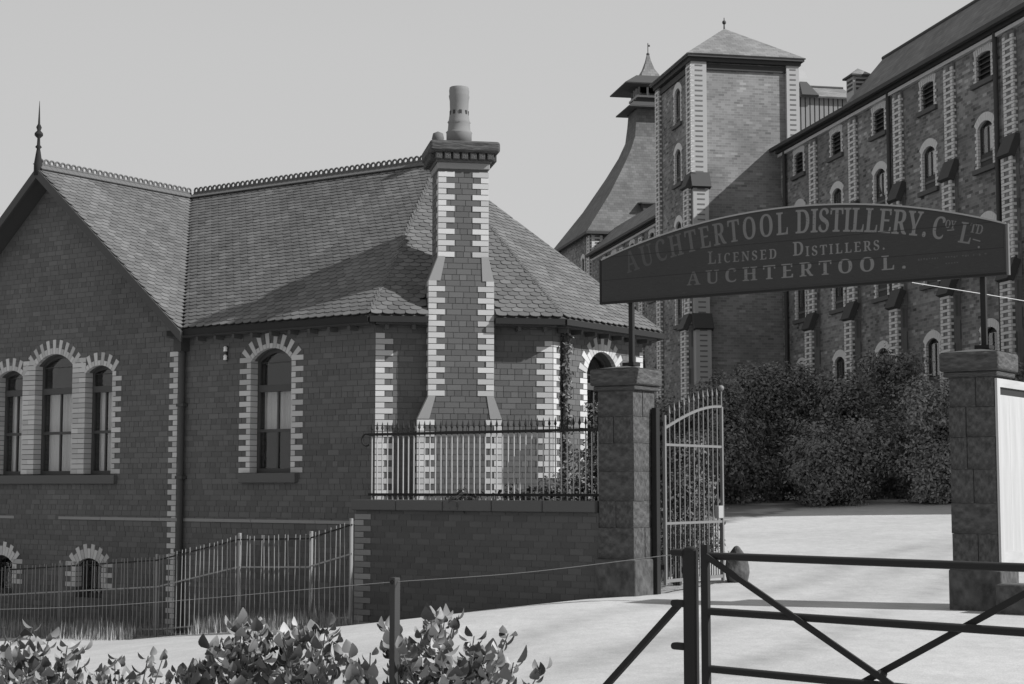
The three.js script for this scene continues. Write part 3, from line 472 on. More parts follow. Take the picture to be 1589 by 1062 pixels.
{ // small rough stone that stops the open leaf
  const [x, z] = fromGate(0.52, -2.5), g = new THREE.IcosahedronGeometry(1, 3), p = g.attributes.position, n = noiser(66);
  for (let i = 0; i < p.count; i++) { const y = p.getY(i), w = 0.22 * (1 - 0.5 * (y + 1) / 2) * (0.9 + 0.3 * n(p.getX(i) * 2 + 20, y * 2 + p.getZ(i) + 20, 256)); p.setXYZ(i, p.getX(i) * w, (y + 1) * 0.3 - 0.08, p.getZ(i) * w); } g.computeVertexNormals();
  tag(part('gate_stop_stone', g, M.stone, scene, [x, ground(x, z), z]), 'rough dark stone on the drive at the free end of the gate leaf', 'stone');
}
{
  const t = thing('white_door', 'white framed wooden door standing against right pier at picture edge', 'door', gateAt(5.237, 0.0, 0.51), -A35), w = M.render, X = 0.0;
  // local x points along the gate line, the door's own width runs back along -z
  part('stile', box(0, 0.03, 0, 2.24, -0.10, 0), w, t); part('stile', box(0, 0.03, 0, 2.24, -1.2, -1.1), w, t);
  part('top_rail', box(0, 0.03, 2.14, 2.24, -1.1, -0.10), w, t); part('bottom_rail', box(0, 0.03, 0, 0.2, -1.1, -0.10), w, t);
  for (let i = 0; i < 3; i++) part('plank', box(0.004, 0.012 + 0.001 * (i % 2), 0.2, 2.05, -0.14 - 0.32 * (i + 1), -0.141 - 0.32 * i), w, t);
  part('recess_board', box(0.001, 0.003, 0.2, 2.14, -1.1, -0.1), M.darkVoid, t);
}
{
  const t = thing('low_kerb_wall', 'low dark stone kerb wall running right from the right pier', 'wall', gateAt(5.25, 0.0, 0), -A35); const r = rng(19);
  for (let i = 0; i < 5; i++) part('kerb_stone', rbox(0.05 + i * 0.6, 0.64 + i * 0.6, -0.3, 0.36 + r() * 0.04, -0.02 + r() * 0.02, 0.34, 0.03), M.stone, t);
}
tag(part('sign_cable', wire([gateAt(4.1, -0.36, 4.0), [6.72, 3.93, -22.0], [8.15, 3.89, -23.4]], 0.005), grey(0.5, 0.6), scene), 'thin pale cable running right from beneath the arched sign', 'cable');

// ---------------------------------------------------------------- iron fence before the lodge
{
  const L0 = fromLodge(0, 0.9), t = thing('area_fence', 'light iron bar fence with sagging top rail before the lodge', 'fence', [L0[0], 0, L0[1]], -A35);
  const top = [[-10.5, -0.08], [-7.7, 0.03], [-3.85, 0.30], [-2.08, 0.66], [-0.64, 0.70], [0.22, 0.92]], gy = (x) => { const [wx, wz] = fromLodge(x, 0.9); return ground(wx, wz); };
  for (const [dy, nm] of [[0, 'top_rail'], [-0.42, 'middle_rail']]) for (let i = 0; i < top.length - 1; i++) part(nm, flat([top[i][0], top[i][1] + dy, 0], [top[i + 1][0], top[i + 1][1] + dy, 0], 0.022, 0.012), dy ? M.ironPale : M.iron, t);
  for (let i = 0; i < top.length - 1; i++) part('bottom_rail', flat([top[i][0], gy(top[i][0]) + 0.12, 0], [top[i + 1][0], gy(top[i + 1][0]) + 0.12, 0], 0.022, 0.012), M.ironPale, t);
  const b = new THREE.CylinderGeometry(0.0075, 0.008, 1, 5).translate(0, 0.5, 0), r = rng(808); let k = 0;
  for (let x = -10.4; x < 0.2; x += 0.1, k++) { const y0 = gy(x) - 0.03, y1 = interp(top, x) + 0.05 + r() * 0.02, m = part('fence_bar', b, M.ironPale, t, [x + (r() - 0.5) * 0.01, y0, 0.012]); m.scale.y = y1 - y0; m.rotation.z = (r() - 0.5) * 0.03; m.rotation.x = (r() - 0.5) * 0.03; }
  for (const x of [-9.6, -6.2, -3.88, -2.07, -0.6, 0.18]) { const y0 = gy(x) - 0.1; part('fence_post', rbox(x - 0.022, x + 0.022, y0, interp(top, x) + 0.1, -0.045, -0.001, 0.006), M.ironPale, t); }
}

// ---------------------------------------------------------------- malting house, tower, kiln
const A79 = 79 * Math.PI / 180, MO = { x: 12.3, z: -46.9 };
const MX = [Math.cos(-A79), -Math.sin(-A79)], MZ = [Math.sin(-A79), Math.cos(-A79)];
const fromMalt = (x, z) => [MO.x + x * MX[0] + z * MZ[0], MO.z + x * MX[1] + z * MZ[1]];
const LC2 = 0.0925; // brick course of the big buildings, in pairs
function lightSurround(o, wT = 0.08, lT = 0.16) {
  const list = []; let k = 0; for (let y = o.y0; y < o.spring - 0.02; y += LC2, k++) { const w = k % 2 ? wT : lT; list.push(box(o.x0 - w, o.x0 + 0.01, y + 0.006, y + LC2 - 0.006, -0.06, 0.015), box(o.x1 - 0.01, o.x1 + w, y + 0.006, y + LC2 - 0.006, -0.06, 0.015)); }
  const a = archTop(o), n = 9, H = a.half + 0.06; for (let i = 0; i < n; i++) { const t0 = lerp(-H, H, i / n) + 0.012, t1 = lerp(-H, H, (i + 1) / n) - 0.004, s = new THREE.Shape(), P = (t, q) => [a.cx + Math.sin(t) * q, a.cy + Math.cos(t) * q]; s.moveTo(...P(t0, a.R - 0.008)); s.lineTo(...P(t1, a.R - 0.008)); s.lineTo(...P(t1, a.R + 0.22)); s.lineTo(...P(t0, a.R + 0.22)); s.closePath(); const g = new THREE.ExtrudeGeometry(s, { depth: 0.077, bevelEnabled: false }); g.translate(0, 0, -0.06); list.push(g); }
  return merge(list);
}
function storeWindow(root, wall, o, kind) {
  const w = new THREE.Group(); w.name = 'window'; root.add(w); w.position.copy(wall.position); w.rotation.copy(wall.rotation);
  part('surround', lightSurround(o), M.lightShade, w); part('sill', rbox(o.x0 - 0.22, o.x1 + 0.22, o.y0 - 0.14, o.y0 - 0.003, -0.13, 0.09, 0.01), M.stoneSill, w);
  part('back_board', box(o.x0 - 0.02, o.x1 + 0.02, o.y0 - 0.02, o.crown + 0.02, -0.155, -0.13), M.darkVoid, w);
  const H = o.spring - o.y0;
  if (kind === 'louvre') for (let i = 0; i < 5; i++) { const y = o.y0 + (i + 0.5) / 5 * H; part('louvre', box(o.x0 + 0.012, o.x1 - 0.012, -0.012, 0.012, -0.06, 0.06).rotateX(0.5).translate(0, y, -0.07), grey(0.07, 0.8), w); }
  else {
    part('shutter', box(o.x0 + 0.012, o.x1 - 0.012, o.y0 + 0.012, o.y0 + H * 0.36, -0.10, -0.065), M.wood, w); part('shutter_rail', box(o.x0 + 0.012, o.x1 - 0.012, o.y0 + H * 0.18, o.y0 + H * 0.24, -0.064, -0.045), grey(0.10, 0.8), w);
    for (const q of [0.012, 0.5, 0.94]) part('glazing_bar', box(lerp(o.x0, o.x1, q), lerp(o.x0, o.x1, q) + 0.04, o.y0 + H * 0.36, o.spring, -0.10, -0.06), M.frame, w);
    for (const [a, b] of [[0.06, 0.5], [0.55, 0.94]]) part('pane', box(lerp(o.x0, o.x1, a), lerp(o.x0, o.x1, b), o.y0 + H * 0.38, o.spring + 0.02, -0.085, -0.081), M.glass, w);
    if (kind === 'blind') part('blind', box(lerp(o.x0, o.x1, 0.56), o.x1 - 0.06, o.y0 + H * 0.45, o.spring, -0.115, -0.11), M.curtain, w);
  }
}
function pilaster(root, pos, turn, xc, w, tiers, dashed) { // tiers from the top: [y0, y1, projection]
  const core = [], light = []; for (const [y0, y1, p] of tiers) core.push(box(xc - w / 2, xc + w / 2, y0, y1, -0.02, p));
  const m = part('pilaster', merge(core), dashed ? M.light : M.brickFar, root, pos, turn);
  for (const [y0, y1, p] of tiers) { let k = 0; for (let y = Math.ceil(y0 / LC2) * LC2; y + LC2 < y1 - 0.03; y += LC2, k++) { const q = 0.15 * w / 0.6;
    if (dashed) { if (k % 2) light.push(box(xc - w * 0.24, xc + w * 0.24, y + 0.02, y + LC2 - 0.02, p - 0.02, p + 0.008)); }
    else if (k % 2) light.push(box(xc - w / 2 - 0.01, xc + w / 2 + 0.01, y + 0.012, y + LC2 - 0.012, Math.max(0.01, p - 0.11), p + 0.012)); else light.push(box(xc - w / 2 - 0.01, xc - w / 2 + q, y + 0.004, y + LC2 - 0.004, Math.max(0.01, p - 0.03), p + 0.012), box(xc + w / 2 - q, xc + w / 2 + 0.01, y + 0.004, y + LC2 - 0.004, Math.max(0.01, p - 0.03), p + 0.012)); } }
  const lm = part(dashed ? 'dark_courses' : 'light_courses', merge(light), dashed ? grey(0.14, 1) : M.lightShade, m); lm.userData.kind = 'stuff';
  for (let i = 1; i < tiers.length; i++) { const y = tiers[i][1], p0 = tiers[i - 1][2], p1 = tiers[i][2]; part('weathering_cap', prism([[xc - w / 2 - 0.07, y + 0.5, p0 + 0.02], [xc - w / 2 - 0.07, y - 0.05, p1 + 0.12], [xc + w / 2 + 0.07, y - 0.05, p1 + 0.12], [xc + w / 2 + 0.07, y + 0.5, p0 + 0.02]], 0.2), M.lead, m); }
  return m;
}
const BASE = 0.6;
{
  const t = thing('malting_house', 'long dark brick malting house with ladder-patterned pilasters, running back on the right', 'building', [MO.x, 0, MO.z], -A79);
  const EV = 13.65, X0 = -42, X1 = 14.3, DP = 7.2, pil = []; for (let x = 11; x > -13; x -= 3.5) pil.push(x);
  const ops = [], kinds = [];
  const bay = (c) => { const w = 0.43; ops.push({ x0: c - w, x1: c + w, y0: 12.42, spring: 13.14, crown: 13.20 }, { x0: c - w, x1: c + w, y0: 10.05, spring: 11.15, crown: 11.32 }, { x0: c - w, x1: c + w, y0: 7.30, spring: 8.45, crown: 8.62 }, { x0: c - 0.44, x1: c + 0.44, y0: 4.1, spring: 5.55, crown: 5.73 }); kinds.push('louvre', 'blind', 'shutter', 'shutter'); };
  for (const p of pil) if (p < 9) bay(p + 1.95); bay(-11.5);
  for (let x = -20; x > -41; x -= 3.5) { ops.push({ x0: x - 0.4, x1: x + 0.4, y0: 12.45, spring: 13.10, crown: 13.20 }, { x0: x - 0.4, x1: x + 0.4, y0: 10.05, spring: 11.15, crown: 11.32 }); kinds.push('louvre', 'shutter'); }
  const wall = part('front_wall', wallGeo([[X0, -0.5], [X1, -0.5], [X1, EV], [X0, EV]], ops, 0.34), M.brickFar, t);
  part('gable_wall', merge([box(X1 - 0.35, X1 - 0.01, -0.5, EV, -DP, -0.34), prism([[X1 - 0.03, EV, -0.3], [X1 - 0.03, EV, -DP], [X1 - 0.03, 15.35, -1.2]], 0.3)]), M.brickFar, t); part('rear_wall', box(X0, X1, -0.5, EV, -DP - 0.34, -DP), M.brickFar, t);
  ops.forEach((o, i) => storeWindow(t, wall, o, kinds[i]));
  for (const x of pil) pilaster(t, [0, 0, 0], 0, x, 0.55, [[10.1, EV - 0.32, 0.1], [6.85, 10.1, 0.22], [-0.5, 6.85, 0.34]]);
  for (let x = -18.2; x > -42; x -= 3.5) pilaster(t, [0, 0, 0], 0, x, 0.6, [[6.85, EV - 0.32, 0.1], [0, 6.85, 0.24]]);
  part('cornice', merge([box(X0, X1, EV - 0.28, EV - 0.18, 0.002, 0.12)]), M.lightShade, t); part('frieze', box(X0, X1, EV - 0.16, EV, -0.01, 0.20), M.wood, t);
  const RYm = 15.45, RZ = -1.2, XG = -6.85;
  const slope = (a, b, h = RYm, z = RZ) => prism([[a, EV - 0.02, 0.34], [b, EV - 0.02, 0.34], [b, h, z], [a, h, z]], 0.08);
  const rf = part('roof', merge([slope(XG, X1), slope(X0, -18.0, 15.2, -1.2), prism([[X0, 15.2, -1.2], [-18.0, 15.2, -1.2], [-18.0, EV, -DP - 0.3], [X0, EV, -DP - 0.3]], 0.08)]), M.slate, t);
  part('rear_slope', prism([[XG, RYm, RZ], [X1, RYm, RZ], [X1, EV, -DP - 0.3], [XG, EV, -DP - 0.3]], 0.08), M.slate, t);
  part('end_gable', prism([[XG - 0.02, EV - 0.1, 0.1], [XG - 0.02, RYm - 0.1, RZ], [XG - 0.02, EV - 0.1, -DP]], 0.2), M.brickFar, t);
  part('lead_flat', prism([[-13.0, EV + 0.02, 0.3], [XG, EV + 0.02, 0.3], [XG, EV + 0.3, -DP], [-13.0, EV + 0.3, -DP]], 0.08), M.lead, t);
  part('gutter', box(X0, X1, EV - 0.10, EV + 0.02, 0.30, 0.44), M.lead, rf); part('ridge_cap', bar([XG, RYm, RZ], [X1, RYm, RZ], 0.07, 8), M.lead, rf);
  for (const x of [-3.62, -13.0 + 0.3, 3.3]) part('downpipe', bar([x, -0.3, 0.1], [x, EV - 0.1, 0.1], 0.07, 8), M.lead, t);
  // ventilator turret on the slope
  const v = part('ventilator', box(-7.62, -7.02, 13.5, 14.86, -0.78, -0.22), M.light, t); part('turret_cap', new THREE.ConeGeometry(0.52, 0.28, 4).rotateY(Math.PI / 4).translate(-7.32, 15.06, -0.5), M.slateLight, v); part('turret_eave', box(-7.72, -6.92, 14.86, 14.92, -0.88, -0.12), M.lead, v);
  for (let i = 0; i < 3; i++) { part('louvre', box(-7.03, -7.005, 14.42 + i * 0.14, 14.49 + i * 0.14, -0.7, -0.3), M.lead, v); part('louvre', box(-7.54, -7.10, 14.42 + i * 0.14, 14.49 + i * 0.14, -0.23, -0.205), M.lead, v); }
}
{
  const o = fromMalt(-13.2, 0), t = thing('brick_tower', 'tall square brick tower with pale sunlit front and low pyramid slate roof', 'tower', [o[0], 0, o[1]], 11 * Math.PI / 180);
  const X0 = -3.4, X1 = 0.7, D = 4.7, TOP = 16.75;
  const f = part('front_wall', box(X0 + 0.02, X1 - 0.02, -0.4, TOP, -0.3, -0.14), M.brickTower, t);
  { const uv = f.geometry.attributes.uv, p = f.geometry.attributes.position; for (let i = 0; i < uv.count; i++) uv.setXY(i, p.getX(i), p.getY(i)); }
  const lo = []; for (const [y, h] of [[14.9, 1.15], [12.66, 1.1], [9.95, 1.1], [7.4, 1.1]]) lo.push({ x0: -2.5, x1: -1.75, y0: y, spring: y + h, crown: y + h + 0.2 });
  const l = part('side_wall', wallGeo([[-D, -0.4], [-0.3, -0.4], [-0.3, TOP], [-D, TOP]], lo, 0.3), M.brickFar, t, [X0 + 0.13, 0, 0], -Math.PI / 2);
  for (const w of lo) storeWindow(t, l, w, 'shutter');
  part('rear_wall', box(X0 + 0.4, X1, -0.4, TOP, -D, -D + 0.3), M.brickFar, t); part('inner_wall', box(X1 - 0.32, X1 - 0.021, -0.4, TOP, -D + 0.3, -0.31), M.brickFar, t);
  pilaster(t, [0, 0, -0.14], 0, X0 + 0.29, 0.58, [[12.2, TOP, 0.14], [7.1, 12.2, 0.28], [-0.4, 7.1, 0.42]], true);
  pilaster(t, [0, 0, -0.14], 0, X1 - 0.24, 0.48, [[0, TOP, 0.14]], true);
  pilaster(t, [X0 + 0.13, 0, 0], -Math.PI / 2, -0.30, 0.58, [[12.2, TOP, 0.14], [7.1, 12.2, 0.28], [-0.4, 7.1, 0.42]]);
  pilaster(t, [X0 + 0.13, 0, 0], -Math.PI / 2, -D + 0.24, 0.48, [[0, TOP, 0.13]]);
  part('corbel_band', merge([box(X0 + 0.58, X1 - 0.48, TOP - 0.26, TOP - 0.05, -0.14, -0.07)]), M.wood, t); part('corbel_band', merge([box(X0 + 0.06, X0 + 0.13, TOP - 0.26, TOP - 0.05, -D + 0.5, -0.6)]), M.wood, t);
  part('cornice', box(X0 - 0.06, X1 + 0.06, TOP, TOP + 0.14, -D - 0.06, 0.06), M.wood, t); part('gutter', box(X0 - 0.16, X1 + 0.16, TOP + 0.14, TOP + 0.26, -D - 0.16, 0.16), M.lead, t);
  const y = TOP + 0.25, e = 0.2, a = [X0 - e, y, e], b = [X1 + e, y, e], c = [X1 + e, y, -D - e], d = [X0 - e, y, -D - e], p = [(X0 + X1) / 2, 18.68, -D / 2];
  const rf = part('roof', merge([prism([a, b, p], 0.05), prism([b, c, p], 0.05), prism([c, d, p], 0.05), prism([d, a, p], 0.05)]), M.slateLight, t);
  part('roof_finial', merge([bar([p[0], 18.6, p[2]], [p[0], 19.1, p[2]], 0.035, 6, 0.015), new THREE.SphereGeometry(0.08, 8, 6).translate(p[0], 18.92, p[2])]), M.lead, rf);
}
function square4(profile) { // four-sided loft from [half width, height] pairs, uv in metres along the slope
  const pos = [], uv = []; let run = 0;
  for (let i = 0; i < profile.length - 1; i++) { const [r0, y0] = profile[i], [r1, y1] = profile[i + 1], L = Math.hypot(r1 - r0, y1 - y0);
    for (let k = 0; k < 4; k++) { const c = Math.cos(k * Math.PI / 2), s = Math.sin(k * Math.PI / 2), P = (x, r, y) => [x * c + r * s, y, -x * s + r * c]; const q = [[P(-r0, r0, y0), -r0, run], [P(r0, r0, y0), r0, run], [P(r1, r1, y1), r1, run + L], [P(-r1, r1, y1), -r1, run + L]]; for (const j of [0, 1, 2, 0, 2, 3]) { pos.push(...q[j][0]); uv.push(q[j][1], q[j][2]); } } run += L; }
  const g = new THREE.BufferGeometry(); g.setAttribute('position', new THREE.Float32BufferAttribute(pos, 3)); g.setAttribute('uv', new THREE.Float32BufferAttribute(uv, 2)); g.computeVertexNormals(); return g;
}
{
  const o = fromMalt(-46.75, -4.45), t = thing('malt_kiln', 'brick malt kiln with swept slate pyramid roof and pagoda ventilator', 'kiln', [o[0], 0, o[1]], 11 * Math.PI / 180);
  const H = 4.45, EV = 15.05, wo = [{ x0: 2.2, x1: 2.85, y0: 12.6, spring: 13.7, crown: 13.85 }], wf = [{ x0: -3.3, x1: -2.6, y0: 12.2, spring: 13.2, crown: 13.4 }];
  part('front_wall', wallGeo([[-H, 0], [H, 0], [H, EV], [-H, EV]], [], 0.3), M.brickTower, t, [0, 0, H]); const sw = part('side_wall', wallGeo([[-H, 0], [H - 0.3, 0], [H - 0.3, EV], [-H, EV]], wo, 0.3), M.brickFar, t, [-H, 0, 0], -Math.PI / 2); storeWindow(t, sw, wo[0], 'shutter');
  part('rear_walls', merge([box(-H + 0.3, H, 0, EV, -H, -H + 0.3), box(H - 0.3, H, 0, EV, -H + 0.3, H - 0.3)]), M.brickFar, t);
  for (const [ps, tn, x] of [[[0, 0, H], 0, -H + 0.3], [[-H, 0, 0], -Math.PI / 2, H - 0.35], [[-H, 0, 0], -Math.PI / 2, -H + 0.3]]) pilaster(t, ps, tn, x, 0.58, [[8, EV - 0.2, 0.1]]);
  const rf = part('roof', square4([[H + 0.3, EV - 0.15], [H + 0.28, EV], [3.1, 17.3], [2.0, 19.1], [1.4, 20.2], [1.08, 21.0], [0.98, 21.9], [0.92, 22.7]]), M.slateKiln, t); part('gutter', square4([[H + 0.25, EV - 0.2], [H + 0.36, EV - 0.2], [H + 0.36, EV - 0.06], [H + 0.25, EV - 0.06]]), M.lead, rf);
  part('dormer', merge([box(-1.5, 0.4, 15.2, 16.7, 2.2, 4.2), prism([[-1.6, 16.7, 4.35], [0.5, 16.7, 4.35], [0.5, 17.0, 2.4], [-1.6, 17.0, 2.4]], 0.08)]), M.lead, rf);
  const v = new THREE.Group(); v.name = 'pagoda_ventilator'; t.add(v);
  part('lower_hood', square4([[1.48, 22.62], [1.52, 22.68], [1.1, 23.05], [0.8, 23.3], [0, 23.3]]), M.lead, v); part('hood_rim', square4([[1.0, 22.6], [1.52, 22.62], [1.50, 22.70]]), M.lead, v); part('gallery_rail', square4([[0.86, 23.3], [0.9, 23.3], [0.9, 23.42], [0.86, 23.42]]), M.light, v);
  for (let k = 0; k < 4; k++) for (const x of [-0.75, -0.25, 0.25, 0.75]) part('ventilator_post', box(x - 0.05, x + 0.05, 23.3, 23.95, 0.7, 0.8).rotateY(k * Math.PI / 2), M.light, v);
  part('upper_hood', square4([[0.7, 23.92], [1.78, 23.86], [1.80, 23.92], [0.95, 24.52], [0.6, 24.62], [0, 24.64]]), M.lead, v);
  part('spirelet', square4([[0.55, 24.6], [0.5, 24.75], [0.3, 25.1], [0.14, 25.6], [0.07, 25.95]]), M.slateLight, v); part('vane', merge([bar([0, 25.9, 0], [0, 26.65, 0], 0.025), new THREE.SphereGeometry(0.1, 8, 6).translate(0, 26.0, 0), box(-0.02, 0.12, 26.45, 26.56, -0.01, 0.01)]), M.lead, v);
}
{
  const t = thing('boarded_loft', 'pale boarded hoist loft with slate roof and spirelet behind the tower', 'building', [14, 0, -75], 11 * Math.PI / 180);
  part('core', box(-2.0, 1.58, 10, 19.2, -4, -0.03), M.wood, t); for (let i = 0; i < 16; i++) part('board', box(-2.0 + i * 0.224, -2.0 + i * 0.224 + 0.17, 10, 19.18, -0.03, 0.012), M.boards, t);
  const rf = part('roof', merge([prism([[-2.2, 19.12, 0.25], [1.8, 19.12, 0.25], [1.8, 19.98, -1.6], [-2.2, 19.98, -1.6]], 0.08), prism([[-2.2, 19.98, -1.6], [1.8, 19.98, -1.6], [1.8, 18.9, -4.2], [-2.2, 18.9, -4.2]], 0.08)]), M.slateLight, t);
  part('ridge_cap', bar([-2.2, 20.0, -1.6], [1.8, 20.0, -1.6], 0.07), M.lead, rf); part('louvre_hood', prism([[-0.95, 19.15, 0.35], [-0.15, 19.15, 0.35], [-0.4, 19.95, -0.5], [-0.75, 19.95, -0.5]], 0.12), M.lead, rf);
  const s = part('spirelet', square4([[0.34, 19.85], [0.26, 20.15], [0.13, 20.55], [0.05, 20.9]]).translate(-0.57, 0, -0.9), M.light, rf); part('ball', new THREE.SphereGeometry(0.1, 8, 6).translate(-0.57, 20.95, -0.9), M.lead, rf);
}

// ---------------------------------------------------------------- plants
function leafMass(seed, lumps, count, size, tones, droop = 0.3) { // leaves spread through lumpy clumps, thicker towards the outside
  const r = rng(seed), pos = [], col = [], nor = [], a = new THREE.Vector3(), b = new THREE.Vector3(), n = new THREE.Vector3(), c = new THREE.Vector3(); let tot = 0; for (const l of lumps) tot += l.r * l.r * l.r;
  for (const l of lumps) { const N = Math.round(count * l.r ** 3 / tot);
    for (let i = 0; i < N; i++) {
      n.set(r() - 0.5, r() - 0.5, r() - 0.5).normalize(); const q = Math.pow(r(), 0.38) * (0.85 + 0.3 * Math.sin(n.x * 7 + seed) * Math.sin(n.y * 6 + 2 * seed) + 0.25 * (r() - 0.5));
      c.set(l.x + n.x * q * l.r * (l.sx || 1), l.y + n.y * q * l.r * (l.sy || 1), l.z + n.z * q * l.r * (l.sz || 1)); if (c.y < 0) continue;
      n.x += (r() - 0.5) * 1.5; n.y += (r() - 0.5) * 1.5 + droop; n.z += (r() - 0.5) * 1.5; n.normalize();
      a.set(r() - 0.5, r() - 0.5, r() - 0.5).cross(n).normalize(); b.crossVectors(n, a); const s = size * (0.6 + 0.8 * r()), w = s * 0.5, t = tones[0] + (tones[1] - tones[0]) * r();
      const p0 = c.clone().addScaledVector(a, -s), p1 = c.clone().addScaledVector(b, w).addScaledVector(n, s * 0.12), p2 = c.clone().addScaledVector(a, s), p3 = c.clone().addScaledVector(b, -w).addScaledVector(n, s * 0.12);
      for (const [u, v, x] of [[p0, p1, p2], [p0, p2, p3]]) { const f = v.clone().sub(u).cross(x.clone().sub(u)).normalize(); for (const k of [u, v, x]) { pos.push(k.x, k.y, k.z); nor.push(f.x, f.y, f.z); col.push(t, t, t); } }
    } }
  const g = new THREE.BufferGeometry(); g.setAttribute('position', new THREE.Float32BufferAttribute(pos, 3)); g.setAttribute('normal', new THREE.Float32BufferAttribute(nor, 3)); g.setAttribute('color', new THREE.Float32BufferAttribute(col, 3)); return g;
}
const M_leaf = new THREE.MeshStandardMaterial({ vertexColors: true, roughness: 0.7, side: THREE.DoubleSide }), M_bark = grey(0.06, 1);
function shrub(label, category, x, z, y, lumps, count, size, tones, seed, group, name = 'shrub') {
  const t = thing(name, label, category, [x, y, z], 0, group); part('crown', leafMass(seed, lumps, count, size, tones), M_leaf, t);
  const r = rng(seed + 1), st = []; for (const l of lumps.slice(0, 6)) { st.push(bar([l.x * 0.15 + (r() - 0.5) * 0.1, -0.15, l.z * 0.15], [l.x * 0.6, l.y * 0.55, l.z * 0.6], 0.02 + 0.02 * l.r, 6, 0.015 + 0.01 * l.r), bar([l.x * 0.6, l.y * 0.55, l.z * 0.6], [l.x, l.y + l.r * 0.3, l.z], 0.015 + 0.01 * l.r, 5, 0.006)); }
  part('trunk', merge(st), M_bark, t); return t;
}
// dark shrubbery at the foot of the malting house
const bank = [
  ['dark shrub just beyond the free end of the iron gate', 4.9, -40.5, 3.2, 1.6], ['tall dark shrub second from the iron gate, below the tower', 6.6, -42.0, 3.6, 1.7], ['broad dark shrub in the middle of the bank, under the third bay', 8.2, -41.0, 3.3, 1.8],
  ['dark shrub touching the sills below the arched malting windows', 9.9, -42.5, 3.9, 1.7], ['arching shrub with paler drooping sprays left of right pier', 9.6, -38.0, 3.0, 1.6], ['dark shrub showing beside and behind the right pier', 11.6, -39.0, 3.4, 1.7], ['low dark shrub at the front edge of the bank, middle of drive', 7.2, -38.6, 2.1, 1.4], ['low dark bush behind the gate leaf top, left end of bank', 3.4, -42.5, 2.8, 1.5],
];
bank.forEach(([label, x, z, h, w], i) => {
  const r = rng(500 + i), L = []; for (let k = 0; k < 9; k++) { const a = r() * 6.28, q = r() * w * 0.75, y = 0.35 + r() * (h - 1.0); L.push({ x: Math.cos(a) * q, y, z: Math.sin(a) * q, r: 0.55 + r() * 0.5, sy: 0.9 }); } L.push({ x: 0, y: h - 0.75, z: 0, r: 0.8 }, { x: 0, y: 0.7, z: 0, r: 1.1 });
  const pale = i === 4; shrub(label, 'shrub', x, z, ground(x, z), L, 30000, 0.045, pale ? [0.13, 0.28] : [0.09, 0.21], 510 + i, 'shrubs below the malting house');
});
// ivy-like bush on the terrace by the left pier
{
  const [x, z] = fromGate(-0.95, -0.95); shrub('glossy leafed evergreen bush behind railing next to left gate pier', 'bush', x, z, 1.1, [{ x: 0.1, y: 0.6, z: -0.1, r: 0.5 }, { x: 0.35, y: 1.05, z: 0.05, r: 0.45 }, { x: -0.25, y: 0.3, z: 0.1, r: 0.4 }, { x: 0.45, y: 0.4, z: 0.2, r: 0.45 }, { x: 0.5, y: 1.4, z: -0.1, r: 0.4 }, { x: 0.2, y: 1.35, z: 0.1, r: 0.35 }], 7000, 0.034, [0.05, 0.24], 601, null, 'bush');
  const [x2, z2] = fromGate(-2.4, -0.75); shrub('low dark bush along the bottom of railing, middle of garden wall', 'bush', x2, z2, 1.1, [{ x: -0.5, y: 0.1, z: 0.3, r: 0.28, sx: 1.5 }, { x: 0.2, y: 0.14, z: -0.2, r: 0.3, sx: 1.5 }, { x: 0.7, y: 0.2, z: -0.5, r: 0.33, sx: 1.4 }], 1800, 0.04, [0.04, 0.1], 603, null, 'bush');
  const [x3, z3] = fromGate(-0.15, -1.9); shrub('dark bush filling the terrace edge seen through the gate leaf', 'bush', x3, z3, 0.2, [{ x: 0.0, y: 0.5, z: 0.2, r: 0.4 }, { x: 0.1, y: 1.1, z: -0.2, r: 0.5 }, { x: 0.2, y: 0.45, z: -0.5, r: 0.4 }, { x: 0.5, y: 0.5, z: -1.2, r: 0.42 }, { x: 0.4, y: 1.15, z: -0.9, r: 0.45 }, { x: 0.1, y: 1.7, z: -0.3, r: 0.4 }, { x: 0.3, y: 1.8, z: -0.9, r: 0.35 }], 9000, 0.03, [0.04, 0.11], 605, null, 'bush');
}
{ // creeper on the rainwater pipe of the end wall
  const [x, z] = fromLodge(-0.1 + 2.75 * Math.SQRT1_2 + 0.07, -2.75 * Math.SQRT1_2 - 0.30), L = []; for (let i = 0; i < 12; i++) L.push({ x: 0.02 * Math.sin(i * 2), y: 0.6 + i * 0.19, z: 0.02 * Math.cos(i * 3), r: 0.13, sx: 0.9 }); const t = thing('climbing_ivy', 'narrow strip of ivy climbing beside the quoins on lodge end wall', 'ivy', [x, 1.15, z]); part('foliage', leafMass(611, L, 900, 0.035, [0.05, 0.2]), M_leaf, t); part('stem', bar([0, -0.1, 0], [0, 2.7, 0], 0.015), M_bark, t);
}
